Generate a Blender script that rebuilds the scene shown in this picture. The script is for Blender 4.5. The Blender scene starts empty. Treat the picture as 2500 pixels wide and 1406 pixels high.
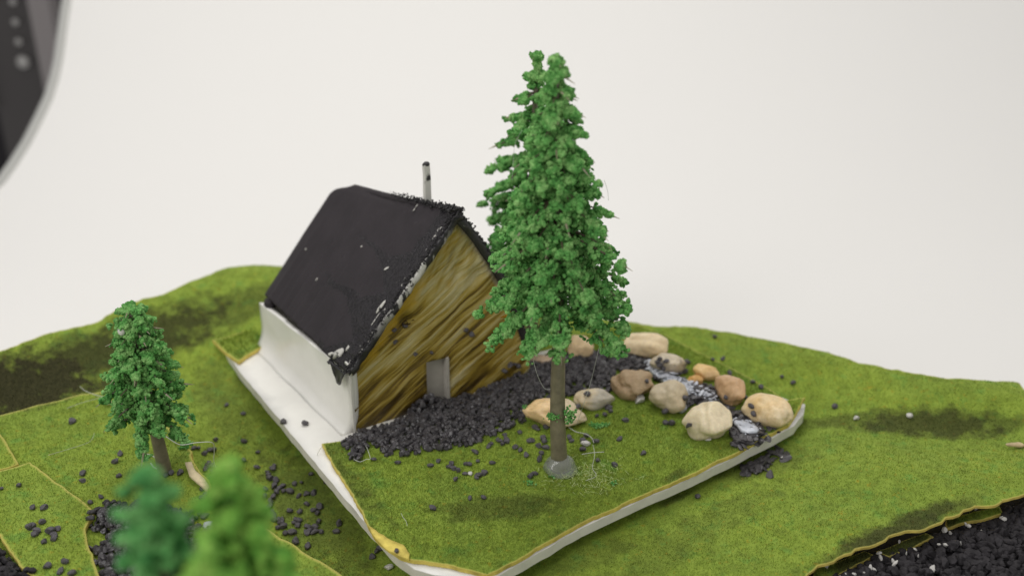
import bpy, math, random
import numpy as np
from mathutils import Vector, Matrix, noise
from mathutils.geometry import delaunay_2d_cdt
from mathutils.bvhtree import BVHTree

random.seed(7)
RNG = np.random.default_rng(11)
sc = bpy.context.scene
COL = sc.collection

# ---------------------------------------------------------------- camera, world, lamps, exposure (1 unit = 1 cm)
FPX, PITCH, CH = 2700.0, math.radians(27), 10.0
cd = bpy.data.cameras.new('camera')
cam = bpy.data.objects.new('camera', cd)
COL.objects.link(cam)
cam.location = (0, 0, CH)
cam.rotation_euler = (math.radians(90) - PITCH, 0, 0)
cd.sensor_width = 36
cd.lens = FPX / 2500 * 36
cd.clip_start = 0.1
cd.clip_end = 500
cd.dof.use_dof = True
cd.dof.focus_distance = 15.9
cd.dof.aperture_fstop = 0.175
cd.dof.aperture_blades = 0
sc.camera = cam

w = bpy.data.worlds.new("World")
sc.world = w
w.use_nodes = True
bgn = w.node_tree.nodes['Background']
bgn.inputs['Color'].default_value = (1.0, 0.99, 0.97, 1)
bgn.inputs['Strength'].default_value = 0.40

def area(name, loc, target, size, power, col=(1, 1, 1)):
    l = bpy.data.lights.new(name, 'AREA')
    l.shape = 'SQUARE'; l.size = size; l.energy = power; l.color = col
    o = bpy.data.objects.new(name, l); COL.objects.link(o)
    o.location = loc
    o.rotation_euler = (Vector(target) - Vector(loc)).to_track_quat('-Z', 'Y').to_euler()
    return o
area('softbox_overhead', (-3, 27, 34), (0, 17, 0), 22, 4500, (1, .985, .955))
area('softbox_front', (-16, -6, 26), (0, 16, 0), 14, 3000, (1, .985, .96))

sc.view_settings.view_transform = 'Standard'
sc.view_settings.look = 'None'
sc.view_settings.exposure = 0.32
sc.view_settings.gamma = 1
sc.view_settings.use_curve_mapping = False
sc.render.engine = 'CYCLES'
sc.cycles.max_bounces = 8
sc.cycles.use_denoising = True

# ---------------------------------------------------------------- helpers
CO, SI = math.cos(PITCH), math.sin(PITCH)
def ray(u, v):
    x = (u - 1250) / FPX; y = (703 - v) / FPX
    return Vector((x, CO + y * SI, -SI + y * CO))
def gp(u, v, z=0.0):
    d = ray(u, v); t = (z - CH) / d.z
    return Vector((0, 0, CH)) + d * t
def xy(pts, z=0.0):
    return [tuple(gp(u, v, z)[:2]) for u, v in pts]

def tag(o, label=None, cat=None, group=None, kind=None):
    if label: o['label'] = label
    if cat: o['category'] = cat
    if group: o['group'] = group
    if kind: o['kind'] = kind
    return o

def empty(name, loc=(0, 0, 0), rz=0.0):
    o = bpy.data.objects.new(name, None); COL.objects.link(o)
    o.location = loc; o.rotation_euler = (0, 0, rz); o.empty_display_size = .2
    return o

def mesh_obj(name, V, F, mats, midx=None, smooth=False, parent=None, attr=None):
    """V (n,3); F list of arrays (m,k) or one array"""
    me = bpy.data.meshes.new(name)
    V = np.asarray(V, dtype=np.float32)
    Fs = F if isinstance(F, list) else [F]
    Fs = [np.asarray(f, dtype=np.int32) for f in Fs if len(f)]
    loops = np.concatenate([f.ravel() for f in Fs])
    tot = np.concatenate([np.full(len(f), f.shape[1], dtype=np.int32) for f in Fs])
    start = np.concatenate([[0], np.cumsum(tot)[:-1]]).astype(np.int32)
    me.vertices.add(len(V)); me.vertices.foreach_set('co', V.ravel())
    me.loops.add(len(loops)); me.loops.foreach_set('vertex_index', loops)
    me.polygons.add(len(tot)); me.polygons.foreach_set('loop_start', start); me.polygons.foreach_set('loop_total', tot)
    if not isinstance(mats, (list, tuple)): mats = [mats]
    for m in mats: me.materials.append(m)
    if midx is not None: me.polygons.foreach_set('material_index', np.asarray(midx, dtype=np.int32))
    me.polygons.foreach_set('use_smooth', np.full(len(tot), smooth, dtype=bool) if not hasattr(smooth, '__len__') else smooth)
    if attr is not None:
        for an, av in attr.items():
            a = me.attributes.new(an, 'FLOAT', 'POINT'); a.data.foreach_set('value', np.asarray(av, dtype=np.float32))
    me.update(calc_edges=True); me.validate()
    o = bpy.data.objects.new(name, me); COL.objects.link(o)
    if parent: o.parent = parent
    return o

class MB:
    def __init__(s): s.V = []; s.F3 = []; s.F4 = []; s.n = 0
    def add(s, V, F):
        V = np.asarray(V, float); F = np.asarray(F, int)
        (s.F3 if F.shape[1] == 3 else s.F4).append(F + s.n)
        s.V.append(V); s.n += len(V); return s
    def build(s, name, mat, smooth=False, parent=None):
        F = []
        if s.F3: F.append(np.concatenate(s.F3))
        if s.F4: F.append(np.concatenate(s.F4))
        return mesh_obj(name, np.concatenate(s.V), F, mat, smooth=smooth, parent=parent)

def ico(sub):
    import bmesh
    bm = bmesh.new(); bmesh.ops.create_icosphere(bm, subdivisions=sub, radius=1)
    V = np.array([v.co[:] for v in bm.verts]); F = np.array([[v.index for v in f.verts] for f in bm.faces])
    bm.free(); return V, F
ICO1, ICO2, ICO4, ICO5 = ico(1), ico(2), ico(4), ico(5)

def rot_rand(n):
    q = RNG.normal(size=(n, 4)); q /= np.linalg.norm(q, axis=1)[:, None]
    a, b, c, d = q.T
    return np.stack([np.stack([1-2*(c*c+d*d), 2*(b*c-a*d), 2*(b*d+a*c)], 1),
                     np.stack([2*(b*c+a*d), 1-2*(b*b+d*d), 2*(c*d-a*b)], 1),
                     np.stack([2*(b*d-a*c), 2*(c*d+a*b), 1-2*(b*b+c*c)], 1)], 1)

def grain_proto(seed, flat=1.0):
    r = np.random.default_rng(seed); V = ICO2[0].copy()
    for k in range(9):
        n = r.normal(size=3); n /= np.linalg.norm(n); d = r.uniform(.48, .78)
        t = V @ n; m = t > d
        V[m] -= np.outer(t[m] - d, n)
    V += r.normal(size=V.shape) * .03
    V *= np.array([1, r.uniform(.7, .95), r.uniform(.6, .85) * flat])
    return V
PROTOS = [grain_proto(k) for k in range(10)]
SLATES = [grain_proto(50 + k, .35) * np.array([1.25, .8, 1]) for k in range(6)]
GF = ICO2[1]

def scatter_mesh(P, size, protos, F, flat=False, squash=None):
    """many copies of prototypes joined: P (n,3), size (n,)"""
    n = len(P); R = rot_rand(n)
    if flat:
        a = RNG.uniform(0, 6.28, n); tl = RNG.normal(size=(n, 2)) * .25
        R = np.zeros((n, 3, 3)); R[:, 0, 0] = np.cos(a); R[:, 0, 1] = -np.sin(a); R[:, 1, 0] = np.sin(a); R[:, 1, 1] = np.cos(a); R[:, 2, 2] = 1
        R[:, 2, 0] = tl[:, 0]; R[:, 2, 1] = tl[:, 1]
    k = RNG.integers(0, len(protos), n); PV = np.stack(protos)[k]
    V = np.einsum('nij,nvj->nvi', R, PV) * size[:, None, None] + P[:, None, :]
    nv = PV.shape[1]
    FF = F[None] + (np.arange(n) * nv)[:, None, None]
    return V.reshape(-1, 3), FF.reshape(-1, F.shape[1])

# ---------------------------------------------------------------- materials
def newmat(name):
    m = bpy.data.materials.new(name); m.use_nodes = True
    nt = m.node_tree; b = nt.nodes['Principled BSDF']
    return m, nt, b
def N(nt, t, **kw):
    n = nt.nodes.new(t)
    for k, v in kw.items():
        if k.startswith('i_'): n.inputs[k[2:].replace('_', ' ')].default_value = v
        else: setattr(n, k, v)
    return n
def ramp(nt, fac, stops, interp='LINEAR'):
    r = nt.nodes.new('ShaderNodeValToRGB'); r.color_ramp.interpolation = interp
    e = r.color_ramp.elements
    while len(e) < len(stops): e.new(.5)
    for x, (p, c) in zip(e, stops): x.position = p; x.color = (*c, 1) if len(c) == 3 else c
    nt.links.new(fac, r.inputs[0]); return r.outputs[0]
def mixc(nt, f, a, b, blend='MIX'):
    m = nt.nodes.new('ShaderNodeMix'); m.data_type = 'RGBA'; m.blend_type = blend
    for s, v in ((0, f), (6, a), (7, b)):
        if isinstance(v, (int, float)): m.inputs[s].default_value = v
        elif isinstance(v, tuple): m.inputs[s].default_value = (*v, 1)
        else: nt.links.new(v, m.inputs[s])
    return m.outputs[2]
def math_(nt, op, a, b=0.0, clamp=False):
    m = nt.nodes.new('ShaderNodeMath'); m.operation = op; m.use_clamp = clamp
    for s, v in ((0, a), (1, b)):
        if isinstance(v, (int, float)): m.inputs[s].default_value = v
        else: nt.links.new(v, m.inputs[s])
    return m.outputs[0]
def objco(nt): return nt.nodes.new('ShaderNodeTexCoord').outputs['Object']
def nz(nt, co, scale, detail=3, rough=.5, dist=0.0):
    n = nt.nodes.new('ShaderNodeTexNoise'); n.inputs['Scale'].default_value = scale
    n.inputs['Detail'].default_value = detail; n.inputs['Roughness'].default_value = rough; n.inputs['Distortion'].default_value = dist
    nt.links.new(co, n.inputs['Vector']); return n.outputs['Fac']
def bump(nt, b, h, strength=.3, dist=.02):
    n = nt.nodes.new('ShaderNodeBump'); n.inputs['Strength'].default_value = strength; n.inputs['Distance'].default_value = dist
    nt.links.new(h, n.inputs['Height']); nt.links.new(n.outputs[0], b.inputs['Normal'])
def mapping(nt, co, rot=(0, 0, 0), scale=(1, 1, 1), loc=(0, 0, 0)):
    n = nt.nodes.new('ShaderNodeMapping'); nt.links.new(co, n.inputs[0])
    n.inputs['Location'].default_value = loc; n.inputs['Rotation'].default_value = rot; n.inputs['Scale'].default_value = scale
    return n.outputs[0]

SHADES_AND_STAINS = []
def turf_mat(name, base_lift=1.0, shades_and_stains=True):
    m, nt, b = newmat(name)
    g = nt.nodes.new('ShaderNodeNewGeometry'); co = g.outputs['Position']
    big = nz(nt, co, .9, 3, .55); mid = nz(nt, co, 4.5, 4, .6); fine = nz(nt, co, 22, 2, .6)
    fleck = nz(nt, mapping(nt, co, loc=(9, 3, 1)), 12, 2, .7)
    hue = nz(nt, mapping(nt, co, loc=(3, 7, 2)), 3.2, 3, .65)
    k = base_lift
    c = ramp(nt, mid, [(.30, (.142*k, .200*k, .031*k)), (.5, (.182*k, .258*k, .038*k)), (.70, (.222*k, .305*k, .050*k))])
    c = mixc(nt, ramp(nt, big, [(.35, (0, 0, 0)), (.65, (.55, .55, .55))]), c, mixc(nt, 1.0, c, (1.22, 1.14, .9), 'MULTIPLY'))
    c = mixc(nt, ramp(nt, hue, [(.56, (0, 0, 0)), (.70, (.5, .5, .5))]), c, (.085*k, .235*k, .045*k))
    c = mixc(nt, ramp(nt, fleck, [(.62, (0, 0, 0)), (.72, (.55, .55, .55))]), c, (.33*k, .235*k, .02*k))
    c = mixc(nt, 1.0, c, ramp(nt, fine, [(.25, (.88, .88, .87)), (.75, (1.13, 1.12, 1.11))]), 'MULTIPLY')
    if shades_and_stains:
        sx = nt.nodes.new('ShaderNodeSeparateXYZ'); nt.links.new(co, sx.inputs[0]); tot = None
        for (x, y, rx, ry, a, s) in SHADES_AND_STAINS:
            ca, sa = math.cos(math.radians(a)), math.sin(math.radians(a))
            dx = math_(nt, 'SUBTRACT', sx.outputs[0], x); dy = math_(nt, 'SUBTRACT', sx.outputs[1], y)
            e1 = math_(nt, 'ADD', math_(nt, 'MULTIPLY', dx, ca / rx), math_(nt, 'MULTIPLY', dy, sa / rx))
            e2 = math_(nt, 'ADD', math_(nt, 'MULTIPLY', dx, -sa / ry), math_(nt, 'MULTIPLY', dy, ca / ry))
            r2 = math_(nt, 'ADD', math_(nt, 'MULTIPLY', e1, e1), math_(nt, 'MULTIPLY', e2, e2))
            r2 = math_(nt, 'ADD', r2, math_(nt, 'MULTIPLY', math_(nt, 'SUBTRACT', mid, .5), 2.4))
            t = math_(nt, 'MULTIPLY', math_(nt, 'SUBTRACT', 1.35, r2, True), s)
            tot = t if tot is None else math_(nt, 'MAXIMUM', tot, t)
        shade_and_speckle = ramp(nt, fine, [(.3, (.018, .016, .008)), (.7, (.046, .040, .018))])  # dark brown for the painted shade and the edge speckle
        c = mixc(nt, math_(nt, 'MULTIPLY', tot, .86), c, shade_and_speckle)
    at = nt.nodes.new('ShaderNodeAttribute'); at.attribute_name = 'rim'
    c = mixc(nt, at.outputs['Fac'], c, (.58, .50, .13))
    nt.links.new(c, b.inputs['Base Color'])
    b.inputs['Roughness'].default_value = .85; b.inputs['Specular IOR Level'].default_value = .15
    b.inputs['Sheen Weight'].default_value = .35; b.inputs['Sheen Tint'].default_value = (.75, .9, .3, 1); b.inputs['Sheen Roughness'].default_value = .5
    return m
M = {}

def simple(name, colr, rough=.5, spec=.5, n_scale=None, n_amt=.25, bmp=0, bs=20, **kw):
    m, nt, b = newmat(name); co = objco(nt)
    if n_scale:
        f = nz(nt, co, n_scale, 4, .6)
        lo = tuple(x * (1 - n_amt) for x in colr); hi = tuple(min(1, x * (1 + n_amt)) for x in colr)
        nt.links.new(ramp(nt, f, [(.3, lo), (.7, hi)]), b.inputs['Base Color'])
    else: b.inputs['Base Color'].default_value = (*colr, 1)
    b.inputs['Roughness'].default_value = rough; b.inputs['Specular IOR Level'].default_value = spec
    if bmp: bump(nt, b, nz(nt, co, bs, 4, .6), bmp)
    for k, v in kw.items(): b.inputs[k.replace('_', ' ')].default_value = v
    return m
M['backing'] = simple('yellow_paper_backing', (.62, .50, .12), .85, .2, 6, .3)
M['backing_pale'] = simple('pale_paper_backing', (.62, .52, .33), .85, .2, 6, .25)
M['gravel'] = simple('black_gravel', (.055, .050, .054), .30, .5, 7, .55, bmp=.35, bs=25)
M['gravel_dull'] = simple('dull_black_gravel', (.030, .027, .030), .75, .3, 9, .5, bmp=.4, bs=25)
M['gravel_loose'] = simple('grey_gravel', (.085, .078, .085), .48, .45, 9, .5, bmp=.35, bs=30)
M['white_chip'] = simple('white_chip', (.62, .60, .57), .45, .5, 9, .2, bmp=.3)
M['glue_white'] = simple('milky_glue', (.50, .52, .58), .22, .6, 5, .35, bmp=.5, bs=9)
M['plaster'] = simple('white_board', (.84, .82, .775), .32, .5, 1.4, .05, bmp=.25, bs=3)
M['board_edge'] = simple('board', (.74, .71, .66), .5, .4, 2.5, .12, bmp=.35, bs=7)
M['paper'] = simple('white_backdrop_paper', (.82, .806, .785), .9, .1)
M['rim'] = simple('grey_sheet_edge', (.45, .45, .43), .5, .4)
M['dark'] = simple('dark_cabinet', (.010, .008, .011), .6, .3)
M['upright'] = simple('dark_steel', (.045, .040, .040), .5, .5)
M['upright_lit'] = simple('bright_steel', (.22, .20, .20), .5, .5)  # flanges are a lighter steel than the web
M['bolt'] = simple('zinc_bolt', (.35, .34, .33), .35, .6)
M['trunk'] = simple('brown_plastic', (.19, .165, .11), .38, .5, 6, .3, bmp=.3, bs=18)
M['twig'] = simple('pale_plastic', (.30, .27, .18), .45, .4, 9, .3)
M['brown_twig'] = simple('brown_plastic_twig', (.12, .09, .06), .5, .4, 9, .3)
M['thread'] = simple('clear_glue_thread', (.55, .56, .50), .25, .6)
M['orange_foam'] = simple('orange_foam', (.62, .27, .02), .8, .2, 8, .2)
M['wood'] = simple('pale_wood', (.55, .43, .26), .7, .3, 10, .3)
M['crumb'] = simple('black_paint_crumb', (.018, .016, .018), .55, .4)

def glue_mat():
    m, nt, b = newmat('clear_hot_glue')
    b.inputs['Base Color'].default_value = (.84, .88, .78, 1); b.inputs['Roughness'].default_value = .12
    b.inputs['Transmission Weight'].default_value = .78; b.inputs['IOR'].default_value = 1.4
    b.inputs['Subsurface Weight'].default_value = 0
    bump(nt, b, nz(nt, objco(nt), 6, 3), .35, .03)
    return m
M['glue'] = glue_mat()

def foam_mat(name, dark, mid, light, sc_=7):
    m, nt, b = newmat(name); co = objco(nt)
    f = nz(nt, co, sc_, 3, .6); g = nz(nt, co, 60, 1, .5)
    c = ramp(nt, f, [(.3, dark), (.46, mid), (.64, light)])
    c = mixc(nt, 1.0, c, ramp(nt, g, [(.3, (.7, .7, .7)), (.7, (1.35, 1.35, 1.35))]), 'MULTIPLY')
    nt.links.new(c, b.inputs['Base Color'])
    b.inputs['Roughness'].default_value = .9; b.inputs['Specular IOR Level'].default_value = .12
    b.inputs['Subsurface Weight'].default_value = .0
    return m
M['foam'] = foam_mat('green_foam', (.055, .19, .045), (.115, .315, .080), (.24, .44, .15))
M['foam_dark'] = foam_mat('dark_green_foam', (.045, .18, .055), (.095, .30, .085), (.18, .40, .14))
M['foam_lime'] = foam_mat('lime_foam', (.08, .25, .045), (.155, .36, .055), (.26, .44, .09))

# ---------------------------------------------------------------- terrain height
class TPS:
    def __init__(s, pts, lam=.002):
        P = np.array([p[:2] for p in pts]); z = np.array([p[2] for p in pts]); n = len(P)
        D = np.linalg.norm(P[:, None] - P[None], axis=2); K = s.phi(D) + lam * np.eye(n)
        A = np.zeros((n + 3, n + 3)); A[:n, :n] = K; A[:n, n] = 1; A[:n, n+1:] = P; A[n, :n] = 1; A[n+1:, :n] = P.T
        s.P = P; s.w = np.linalg.solve(A, np.concatenate([z, [0, 0, 0]]))
    @staticmethod
    def phi(D): return np.where(D > 1e-9, D * D * np.log(np.maximum(D, 1e-9)), 0)
    def __call__(s, X):
        X = np.asarray(X, float).reshape(-1, 2); D = np.linalg.norm(X[:, None] - s.P[None], axis=2)
        n = len(s.P); return s.phi(D) @ s.w[:n] + s.w[n] + X @ s.w[n+1:]

ctrl = [  # (u, v, z)
 (-250, 960, .25), (0, 868, .3), (150, 815, .35), (330, 748, .45), (450, 702, .5), (560, 660, .55), (680, 655, .5), (860, 665, .4),
 (1080, 690, .25), (1300, 745, .05), (1480, 785, .0),
 (-150, 1060, -.12), (0, 985, -.12), (130, 965, -.12), (250, 915, -.12), (330, 860, -.02), (0, 920, .10), (200, 835, .2), (420, 760, .32), (600, 705, .45),
 (450, 850, -.05), (560, 790, .12), (500, 930, -.28), (620, 860, -.05), (450, 1020, -.4), (560, 1020, -.5), (660, 1080, -.6), (560, 1150, -.65),
 (760, 1200, -.75), (700, 1300, -.85), (850, 1370, -.8), (950, 1450, -.7), (300, 1100, -.3), (100, 1150, -.3), (300, 1300, -.3), (50, 1400, -.3), (550, 1400, -.6),
 (1250, 1440, -.45), (1450, 1330, -.4), (1700, 1210, -.36), (1960, 1070, -.32), (1300, 1200, -.4), (1500, 1000, -.35),
 (2020, 1000, -.18), (1960, 930, -.02), (1860, 905, .0), (1760, 862, .02), (1660, 825, .0), (2150, 985, -.02), (2300, 1045, -.16), (2450, 1050, -.18), (2250, 1085, -.14), (2420, 1100, -.1),
 (2330, 975, .08), (2480, 995, .06),
 (1570, 797, .0), (1700, 806, .04), (1830, 827, .08), (2020, 868, .12), (2230, 922, .15), (2400, 958, .14), (2560, 1000, .12), (2750, 1060, .1),
 (2120, 1130, .02), (2350, 1140, .02), (2600, 1130, 0), (1850, 1260, -.2), (2100, 1250, -.02), (2350, 1200, .05), (2600, 1170, .08),
 (1600, 1400, -.35), (1950, 1395, -.1), (2100, 1340, -.03), (2280, 1275, .02), (2480, 1210, .06)]
pts = [(*gp(u, v, z)[:2], z) for u, v, z in ctrl]
RIDGE = [(-420, 1035, .2), (-250, 960, .25), (-120, 912, .28), (0, 868, .3), (150, 815, .35), (330, 748, .45), (450, 702, .5), (560, 660, .55), (620, 651, .53), (680, 655, .5), (860, 665, .4), (1080, 690, .25), (1300, 745, .05), (1480, 785, .0), (1570, 797, .0), (1700, 806, .04), (1830, 827, .08), (2020, 868, .12), (2230, 922, .15), (2310, 937, .14)]
for (u, v, z, b, dz) in [(0, 868, .3, 1.6, -.7), (330, 748, .45, 1.7, -.7), (560, 660, .55, 1.8, -.8), (860, 665, .4, 1.8, -.8), (1300, 745, .05, 1.5, -.6),
                         (1830, 827, .08, 1.5, -.4), (2020, 868, .12, 1.4, -.45), (2230, 922, .15, 1.1, -.35), (2560, 1000, .12, 1.6, -.4), (-250, 960, .25, 1.5, -.6)]:
    p = gp(u, v, z); d = Vector((p.x, p.y, 0)).normalized(); q = p + d * b; pts.append((q.x, q.y, z + dz))
pts += [(0, 5, -.6), (-9, 6, -.5), (9, 6, -.6), (-16, 15, -.4), (14, 12, -.3), (0, 26, -.9), (-12, 26, -.9), (12, 24, -.9)]
TERR = TPS(pts, .01)
def terr_z(X):
    X = np.asarray(X, float).reshape(-1, 2); z = TERR(X)
    return z + np.array([noise.noise(Vector((x * .8, y * .8, 3))) * .05 + noise.noise(Vector((x * 2.3, y * 2.3, 8))) * .012 for x, y in X])

# valley, gully, crease and lawn shade painted into the turf colour, plus edge speckle: (u, v, rx, ry, strength) measured on the photograph, kept at their place in the world
def shade_and_stain(u, v, z, rx, ry, ang, s):
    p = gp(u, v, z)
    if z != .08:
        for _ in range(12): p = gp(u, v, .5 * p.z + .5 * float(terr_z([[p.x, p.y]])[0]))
    SHADES_AND_STAINS.append((p.x, p.y, rx, ry, ang, s))
shade_and_stain(2270, 1038, -.3, 1.45, .32, -3, .95)  # crease shade on the right slope, painted into the turf
shade_and_stain(2060, 1028, -.3, .8, .16, -2, .6)
shade_and_stain(2420, 1032, -.3, .6, .12, -10, .6)
shade_and_stain(2130, 1022, -.3, .75, .16, 6, .5)
shade_and_stain(2180, 1300, 0, 1.2, .22, 24, 1.0)  # black speckle along the torn mat edge
shade_and_stain(2250, 1262, 0, .8, .16, 24, .9)
shade_and_stain(2340, 1235, 0, .45, .18, 25, .6)
shade_and_stain(2060, 1370, 0, .5, .16, 24, .6)
shade_and_stain(1860, 1140, -.1, .9, .35, 15, .35)
shade_and_stain(1700, 1300, -.2, 1.6, .35, 35, .25)
shade_and_stain(60, 945, .2, 1.6, .75, 22, 1.15)  # shaded band of the left hill, painted dark
shade_and_stain(300, 850, .2, 2.4, .55, 35, 1.0)
shade_and_stain(600, 745, .2, 1.2, .36, 33, .55)
shade_and_stain(560, 990, -.3, 1.3, .5, 120, .35)  # gully shade left of the board, painted in
shade_and_stain(760, 1240, -.6, 1.9, .55, 126, .55)
shade_and_stain(1230, 1235, .08, 1.0, .30, 5, .55)  # soft shade on the front lawn, painted in
shade_and_stain(1450, 1290, .08, .8, .25, 30, .3)
shade_and_stain(1650, 1160, .08, .28, .1, 35, .55)

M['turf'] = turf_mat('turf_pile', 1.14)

def dist_poly(X, poly):
    X = np.asarray(X, float); P = np.asarray(poly, float); Q = np.roll(P, -1, axis=0); out = np.full(len(X), 1e9)
    for a, b in zip(P, Q):
        ab = b - a; t = np.clip(((X - a) @ ab) / max(ab @ ab, 1e-12), 0, 1)
        out = np.minimum(out, np.linalg.norm(X - (a + t[:, None] * ab), axis=1))
    return out
def in_poly(X, poly):
    X = np.asarray(X, float); P = np.asarray(poly, float); Q = np.roll(P, -1, axis=0); c = np.zeros(len(X), bool)
    for (x1, y1), (x2, y2) in zip(P, Q):
        if y1 == y2: continue
        m = ((y1 > X[:, 1]) != (y2 > X[:, 1])) & (X[:, 0] < (x2 - x1) * (X[:, 1] - y1) / (y2 - y1) + x1)
        c ^= m
    return c
def densify(poly, step, jit=0.0, seed=0):
    out = []; n = len(poly); k = 0
    for i in range(n):
        a = np.array(poly[i], float); b = np.array(poly[(i + 1) % n], float); L = np.linalg.norm(b - a); m = max(1, int(L / step))
        nn = np.array([-(b - a)[1], (b - a)[0]]) / max(L, 1e-9)
        for j in range(m):
            p = a + (b - a) * j / m
            if jit and j: p = p + nn * jit * (noise.noise(Vector((p[0] * 3.1, p[1] * 3.1, seed))) + .6 * noise.noise(Vector((p[0] * 11, p[1] * 11, seed))))
            out.append(tuple(p))
    return out
def smooth_closed(poly, it=2):
    P = np.array(poly, float)
    for _ in range(it):
        Q = np.roll(P, -1, axis=0); P = np.stack([.75 * P + .25 * Q, .25 * P + .75 * Q], 1).reshape(-1, 2)
    return [tuple(p) for p in P]
def triangulate(poly, step, inset=None):
    P = np.array(poly); lo, hi = P.min(0), P.max(0)
    gx, gy = np.meshgrid(np.arange(lo[0], hi[0], step), np.arange(lo[1], hi[1], step)); G = np.stack([gx.ravel(), gy.ravel()], 1)
    G += RNG.uniform(-.25, .25, G.shape) * step
    G = G[in_poly(G, P)]; G = G[dist_poly(G, P) > (step * .55 if not inset else inset * 1.8)]
    extra = []
    if inset:
        Q = np.roll(P, -1, axis=0); R = np.roll(P, 1, axis=0); t = Q - R; t /= np.maximum(np.linalg.norm(t, axis=1), 1e-9)[:, None]
        area2 = np.sum(P[:, 0] * Q[:, 1] - Q[:, 0] * P[:, 1]); sgn = 1 if area2 > 0 else -1
        E = P + np.stack([-t[:, 1], t[:, 0]], 1) * sgn * inset; E = E[in_poly(E, P)]; E = E[dist_poly(E, P) > inset * .7]; extra = list(map(tuple, E))
    V = [Vector(p) for p in poly] + [Vector(p) for p in extra] + [Vector(p) for p in G]
    n = len(poly); E = [(i, (i + 1) % n) for i in range(n)]
    r = delaunay_2d_cdt(V, E, [], 0, 1e-6)
    VV = np.array([v[:] for v in r[0]]); F = np.array([f for f in r[2] if len(f) == 3])
    C = VV[F].mean(1); F = F[in_poly(C, P)]
    a, b, c = VV[F[:, 0]], VV[F[:, 1]], VV[F[:, 2]]
    cr = (b[:, 0] - a[:, 0]) * (c[:, 1] - a[:, 1]) - (b[:, 1] - a[:, 1]) * (c[:, 0] - a[:, 0])
    F[cr < 0] = F[cr < 0][:, ::-1]; F = F[np.abs(cr) > 1e-10]
    return VV, F
def slab(name, poly, zf, thick, step, mats, rim=.05, parent=None, zb=None, blades=None, smooth=True):
    """sheet following zf with a side wall; optional standing pile (blades)"""
    VV, F = triangulate(poly, step, rim if rim else None)
    z = zf(VV); n = len(VV); d = dist_poly(VV, poly)
    top = np.column_stack([VV, z]); bot = np.column_stack([VV, (z - thick) if zb is None else zb(VV)])
    ed = {}
    for f in F:
        for i in range(3):
            a, b = int(f[i]), int(f[(i + 1) % 3]); ed[(a, b)] = 1
    B = [(a, b) for (a, b) in ed if (b, a) not in ed]
    S = np.array([[a, a + n, b + n, b] for a, b in B])
    rimv = np.where(d < (rim or 0) * .3, 1.0, 0.0) if rim else np.zeros(n)
    V = [top, bot]; Fs3 = [F, F[:, ::-1] + n]; mi3 = [np.zeros(len(F)), np.ones(len(F))]; rimA = [rimv, rimv]
    if blades:
        dens, ln, wd = blades[:3]; bf = blades[3] if len(blades) > 3 else None
        T = top[F]; ar = .5 * np.linalg.norm(np.cross(T[:, 1] - T[:, 0], T[:, 2] - T[:, 0]), axis=1)
        if bf is not None: ar = ar * bf(T.mean(1))
        cnt = int(ar.sum() * dens); idx = RNG.choice(len(F), cnt, p=ar / ar.sum())
        r1, r2 = np.sqrt(RNG.random(cnt)), RNG.random(cnt); T = T[idx]
        P = (1 - r1)[:, None] * T[:, 0] + (r1 * (1 - r2))[:, None] * T[:, 1] + (r1 * r2)[:, None] * T[:, 2]
        dd = dist_poly(P[:, :2], poly); keep = (dd > (rim or 0) * RNG.uniform(.3, 1.1, cnt)); P = P[keep]; cnt = len(P)
        a = RNG.uniform(0, 6.283, cnt); wv = np.stack([np.cos(a), np.sin(a), np.zeros(cnt)], 1) * wd * .5
        lean = RNG.normal(size=(cnt, 2)) * .34 + np.array([.10, -.08])
        up = np.column_stack([lean, np.ones(cnt)]); up /= np.linalg.norm(up, axis=1)[:, None]
        L = ln * RNG.uniform(.55, 1.25, cnt)
        P[:, 2] -= .01
        bv = np.stack([P - wv, P + wv, P + up * L[:, None]], 1).reshape(-1, 3)
        bfc = np.arange(cnt * 3).reshape(-1, 3) + 2 * n
        V.append(bv); Fs3.append(bfc); mi3.append(np.zeros(cnt)); rimA.append(np.zeros(cnt * 3))
    F3 = np.concatenate(Fs3); Vn = np.concatenate(V)
    mi = np.concatenate(mi3 + [np.ones(len(S))]); sm = np.concatenate([np.full(len(F) * 2, smooth), np.zeros(len(F3) - 2 * len(F), bool), np.zeros(len(S), bool)])
    o = mesh_obj(name, Vn, [F3, S], mats, mi, sm, parent, attr={'rim': np.concatenate(rimA)})
    SURF.append((name, top, F))
    return o
SURF = []     # surfaces things can rest on

# ---------------------------------------------------------------- backdrop sweep
def prof(s):      # arc length -> (y, z): flat table, then a large curve up to a wall
    y0, R = 24.0, 15.0; zt = -1.5; yf = 2.0
    if s < y0 - yf: return yf + s, zt
    a = (s - (y0 - yf)) / R
    if a < math.pi / 2: return y0 + R * math.sin(a), zt + R * (1 - math.cos(a))
    return y0 + R, zt + R + (s - (y0 - yf) - R * math.pi / 2)
def sweep_hit(u, v):
    d = ray(u, v); best = None
    for i in range(4000):
        s = i * .02; y, z = prof(s); t = y / d.y; zz = CH + d.z * t
        if zz <= z: return (d.x * t, s)
    return (d.x * 60, 60)
edge_px = [(-420, 760), (-200, 600), (0, 447), (30, 405), (65, 350), (95, 290), (118, 240), (132, 195), (142, 150), (150, 90), (160, 20), (170, -60), (182, -200), (190, -420)]
edge = [sweep_hit(u, v) for u, v in edge_px]
outline = [(45, 0), (45, 52), (edge[-1][0], 52)] + [e for e in edge[::-1]] + [(-40, edge[0][1]), (-40, 0)]
VV, Fb = triangulate(densify(outline, .8), 1.3)
P3 = np.array([(x, *prof(s)) for x, s in VV])
bd = mesh_obj('backdrop', P3, Fb, M['paper'], smooth=True); tag(bd, kind='structure')
bd['label'] = 'white seamless paper backdrop behind the model landscape'

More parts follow.
